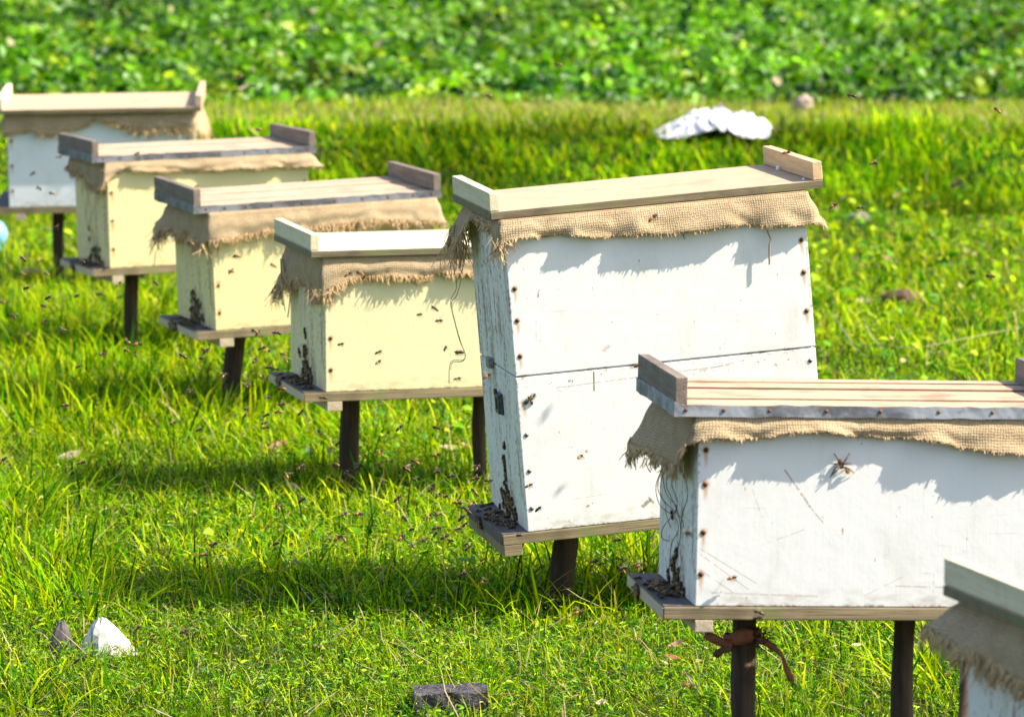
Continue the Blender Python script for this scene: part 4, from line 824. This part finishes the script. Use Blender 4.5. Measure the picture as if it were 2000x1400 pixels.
# white broken shard and dark shard at the lower left
def shard(px0, px1, py0, py1, mat, label, name, seed, ap):
    c = on_ground((px0+px1)/2, py1+6); s = c.y/FPX; w_ = (px1-px0)*s; h_ = (py1+6-py0)*s*1.0
    b = MB(); n = 14; ax = ap; R0 = w_/2; vs = []; rr = random.Random(seed)
    for j in range(7):
        t = j/6
        for i in range(n):
            a = 2*pi*i/n; rad = R0*(1-t**1.5)**.8*(1+.16*math.sin(4*a+seed+2.5*t)+.10*math.sin(9*a+seed))+.005; vs.append((ax*w_*t*.5+cos(a)*rad, sin(a)*rad*.8, -.012+(h_+.012)*t*(1+.05*math.sin(5*a+seed))+.002*rr.random()))
    fs = [(j*n+i, j*n+(i+1) % n, (j+1)*n+(i+1) % n, (j+1)*n+i) for j in range(6) for i in range(n)]+[tuple(6*n+i for i in range(n))]
    b.add(vs, fs, 0, False); o = b.build(name, mat); o.location = (c.x, c.y, 0); tag(o, label, 'scrap'); return o
shard(163, 258, 1208, 1272, m_flat('chalky white', (.68, .66, .62), (.46, .42, .36), 60, .7), 'crumpled white scrap half sunk in the short grass', 'white_scrap', 1, -.25)
shard(97, 140, 1214, 1268, m_flat('dark slate', (.075, .06, .065), (.12, .10, .10), 60, .8), 'dark grey pointed scrap next to the crumpled white one', 'dark_scrap', 2, .1)
# charcoal-black block
def block():
    from mathutils import noise as mn
    a = on_ground(808, 1366, .02); c = on_ground(952, 1368, .02); w_ = (c-a).length; bm = bmesh.new(); bmesh.ops.create_cube(bm, size=1); bmesh.ops.subdivide_edges(bm, edges=bm.edges[:], cuts=9, use_grid_fill=True)
    for v in bm.verts:
        v.co = Vector((v.co.x*w_, v.co.y*.085, v.co.z*.036)); q = v.co*60; v.co += Vector((mn.noise(q), mn.noise(q+Vector((9, 0, 0))), mn.noise(q+Vector((0, 9, 0)))))*.0035
        if v.co.x < -w_*.3: v.co.z -= .004*mn.noise(v.co*90)+.002
    me = bpy.data.meshes.new('charred_block'); bm.to_mesh(me); bm.free()
    n = NT('sooty crust'); sp = n.step(n.noise(n.obj, 420, 1), .72, .76); c_ = n.mix(n.step(n.noise(n.obj, 120, 4), .4, .6), (.018, .015, .016), (.07, .058, .062)); c_ = n.mix(sp, c_, (.6, .6, .6)); n.bump(n.noise(n.obj, 260, 3), .002, 1)
    me.materials.append(n.finish(c_, .6)); o = link('charred_block', me); m = (a+c)/2; o.location = (m.x, m.y+.02, .014); o.rotation_euler = (0, 0, .03); tag(o, 'black charred block lying in the foreground grass', 'block')
block()
# light blue object at the left edge
p = at_y(-14, 458, 15.2); g0_ = float(gz(p.x, p.y))
def bluepot():
    r = empty('plastic_pot', (p.x, p.y, 0)); tag(r, 'light blue plastic pot at the far left edge beneath the farthest hive', 'plastic pot'); z0 = p.z
    BL = m_flat('light blue plastic', (.16, .42, .62), (.24, .52, .70), 20, .4); b = MB(); b.ball((0, 0, z0), (.042, .042, .044), 18, 12); b.build('pot', BL, r)
    b = MB(); b.ball((-.006, -.01, z0-.040), (.034, .03, .030), 16, 10); b.build('base', m_flat('teal plastic', (.03, .30, .26), (.05, .38, .33), 20, .4), r)
bluepot()
# fallen leaves, petals, dead scraps in the grass (each one its own thing)
def leaf_mesh(name, L_, wd, mat, curl=.3):
    b = MB(); n = 7; vs = []
    for i in range(n):
        t = i/(n-1); ww = wd*math.sin(pi*(t*.92+.04))**.8; z = curl*L_*(t-.5)**2*2
        vs += [((t-.5)*L_, -ww/2, z+ww*.25), ((t-.5)*L_, 0, z), ((t-.5)*L_, ww/2, z+ww*.25)]
    b.add(vs, [(i*3+j, i*3+j+1, i*3+j+4, i*3+j+3) for i in range(n-1) for j in range(2)], 0, True); return b.mesh(name, mat)
LP = m_thread('pink dead leaf', (.62, .33, .25), (.50, .22, .15), .3); LB = m_thread('beige dead leaf', (.62, .50, .33), (.48, .36, .2), .3); LR = m_thread('red brown dead leaf', (.30, .13, .06), (.20, .09, .05), .2); LPK = m_thread('pink petal', (.80, .30, .32), (.70, .22, .25), .3)
LEAF = [(572, 940, .034, .028, LPK, 'bright pink fallen petal in the grass left of the pale cream hive\'s post', 'petal'),
        (1322, 1243, .030, .018, LP, 'pinkish fallen leaf in the grass left of the near hive\'s tied post', 'leaf'), (1312, 1268, .03, .014, LR, 'reddish fallen leaf just below the pinkish one by the tied post', 'leaf'),
        (1710, 1240, .034, .013, LP, 'long pink fallen leaf upright in the grass between the two posts of the near hive', 'leaf'), (1672, 1245, .022, .013, LB, 'beige fallen leaf beside the long pink one between the near hive\'s posts', 'leaf'),
        (1845, 1300, .028, .013, LR, 'orange-red fallen leaf between the near hive\'s far post and the nearest hive', 'leaf'), 
        (880, 865, .05, .03, LB, 'pale beige leaf on the bare patch between the two cream hive posts', 'leaf'), (915, 862, .04, .025, LP, 'pinkish leaf at the right end of the bare patch under the cream hive', 'leaf'), (545, 858, .05, .028, LP, 'pale pink leaf among grass under the shelf of the pale cream hive', 'leaf'),
        (135, 880, .06, .03, LB, 'pale dry leaf among long grass at the left edge', 'leaf'), (460, 1055, .045, .012, LB, 'pale twig-like dry leaf in the open grass', 'leaf'), (1175, 1355, .022, .014, LB, 'beige leaf on the grass between the black block and the tied post', 'leaf'),
        (925, 932, .032, .02, LB, 'whitish leaf standing in the grass by the foot of the thin cream hive post', 'leaf'), (1690, 580, .05, .03, LB, 'small pale leaf near the dark brown clod', 'leaf'), (60, 525, .08, .05, LB, 'beige leaf in the grass under the farthest hive', 'leaf'), (855, 130, .05, .03, LB, 'dry pale leaf in the green field', 'leaf'),
        (1735, 500, .06, .04, LP, 'pink leaf in the weedy grass right of the tall hive\'s upper box', 'leaf'), (480, 210, .06, .04, LB, 'dry beige leaf at the edge of the field behind the far hives', 'leaf')]
for i, (px, py, L_, wd, mt, lab, cat) in enumerate(LEAF):
    p = on_ground(px, py, .03); o = link('fallen_leaf' if cat == 'leaf' else 'fallen_petal', leaf_mesh('leaf', L_*.85, wd*.62, mt)); o.location = (p.x, p.y, float(gz(p.x, p.y))+.018+(.08 if py < 240 else 0))
    o.rotation_euler = (random.uniform(.3, 1.0), random.uniform(-.5, .5) if i != 3 else 1.1, random.uniform(-.7, .7)); tag(o, lab, cat)
# bits of white wax on the tall hive's lid
for (px, py, s, lab) in [(1520, 329, .0045, 'larger white crumb on the lid of the tall hive beside the right cleat'), (1569, 350, .0025, 'tiny white crumb near the front corner of the tall hive\'s lid')]:
    Mi = H5['M'].inverted(); o_ = Mi @ Vector((0, 0, CAM_H)); d_ = Mi.to_3x3() @ ray(px, py); zz = 2*HB+GAP+TB+s*.6; q = o_+d_*((zz-o_.z)/d_.z)
    lump('wax_crumb', H5['M'] @ q, (s, s, s), m_flat('white wax', (.85, .85, .88), (.75, .75, .8), 100), 4, lab, 'crumb', .4, 2)
# stray dry stalk in the grass at the right
b = MB(); P = [on_ground(1625, 610, .06), on_ground(1665, 672, .05), on_ground(1790, 680, .05), on_ground(1990, 640, .06)]
b.tube(P, [.0012, .0018, .0014, .001], 6); tag(b.build('dry_stalk', m_flat('dull stalk', (.30, .30, .12), (.22, .24, .08))), 'long thin dry stalk lying across the grass right of the tall hive', 'stalk')
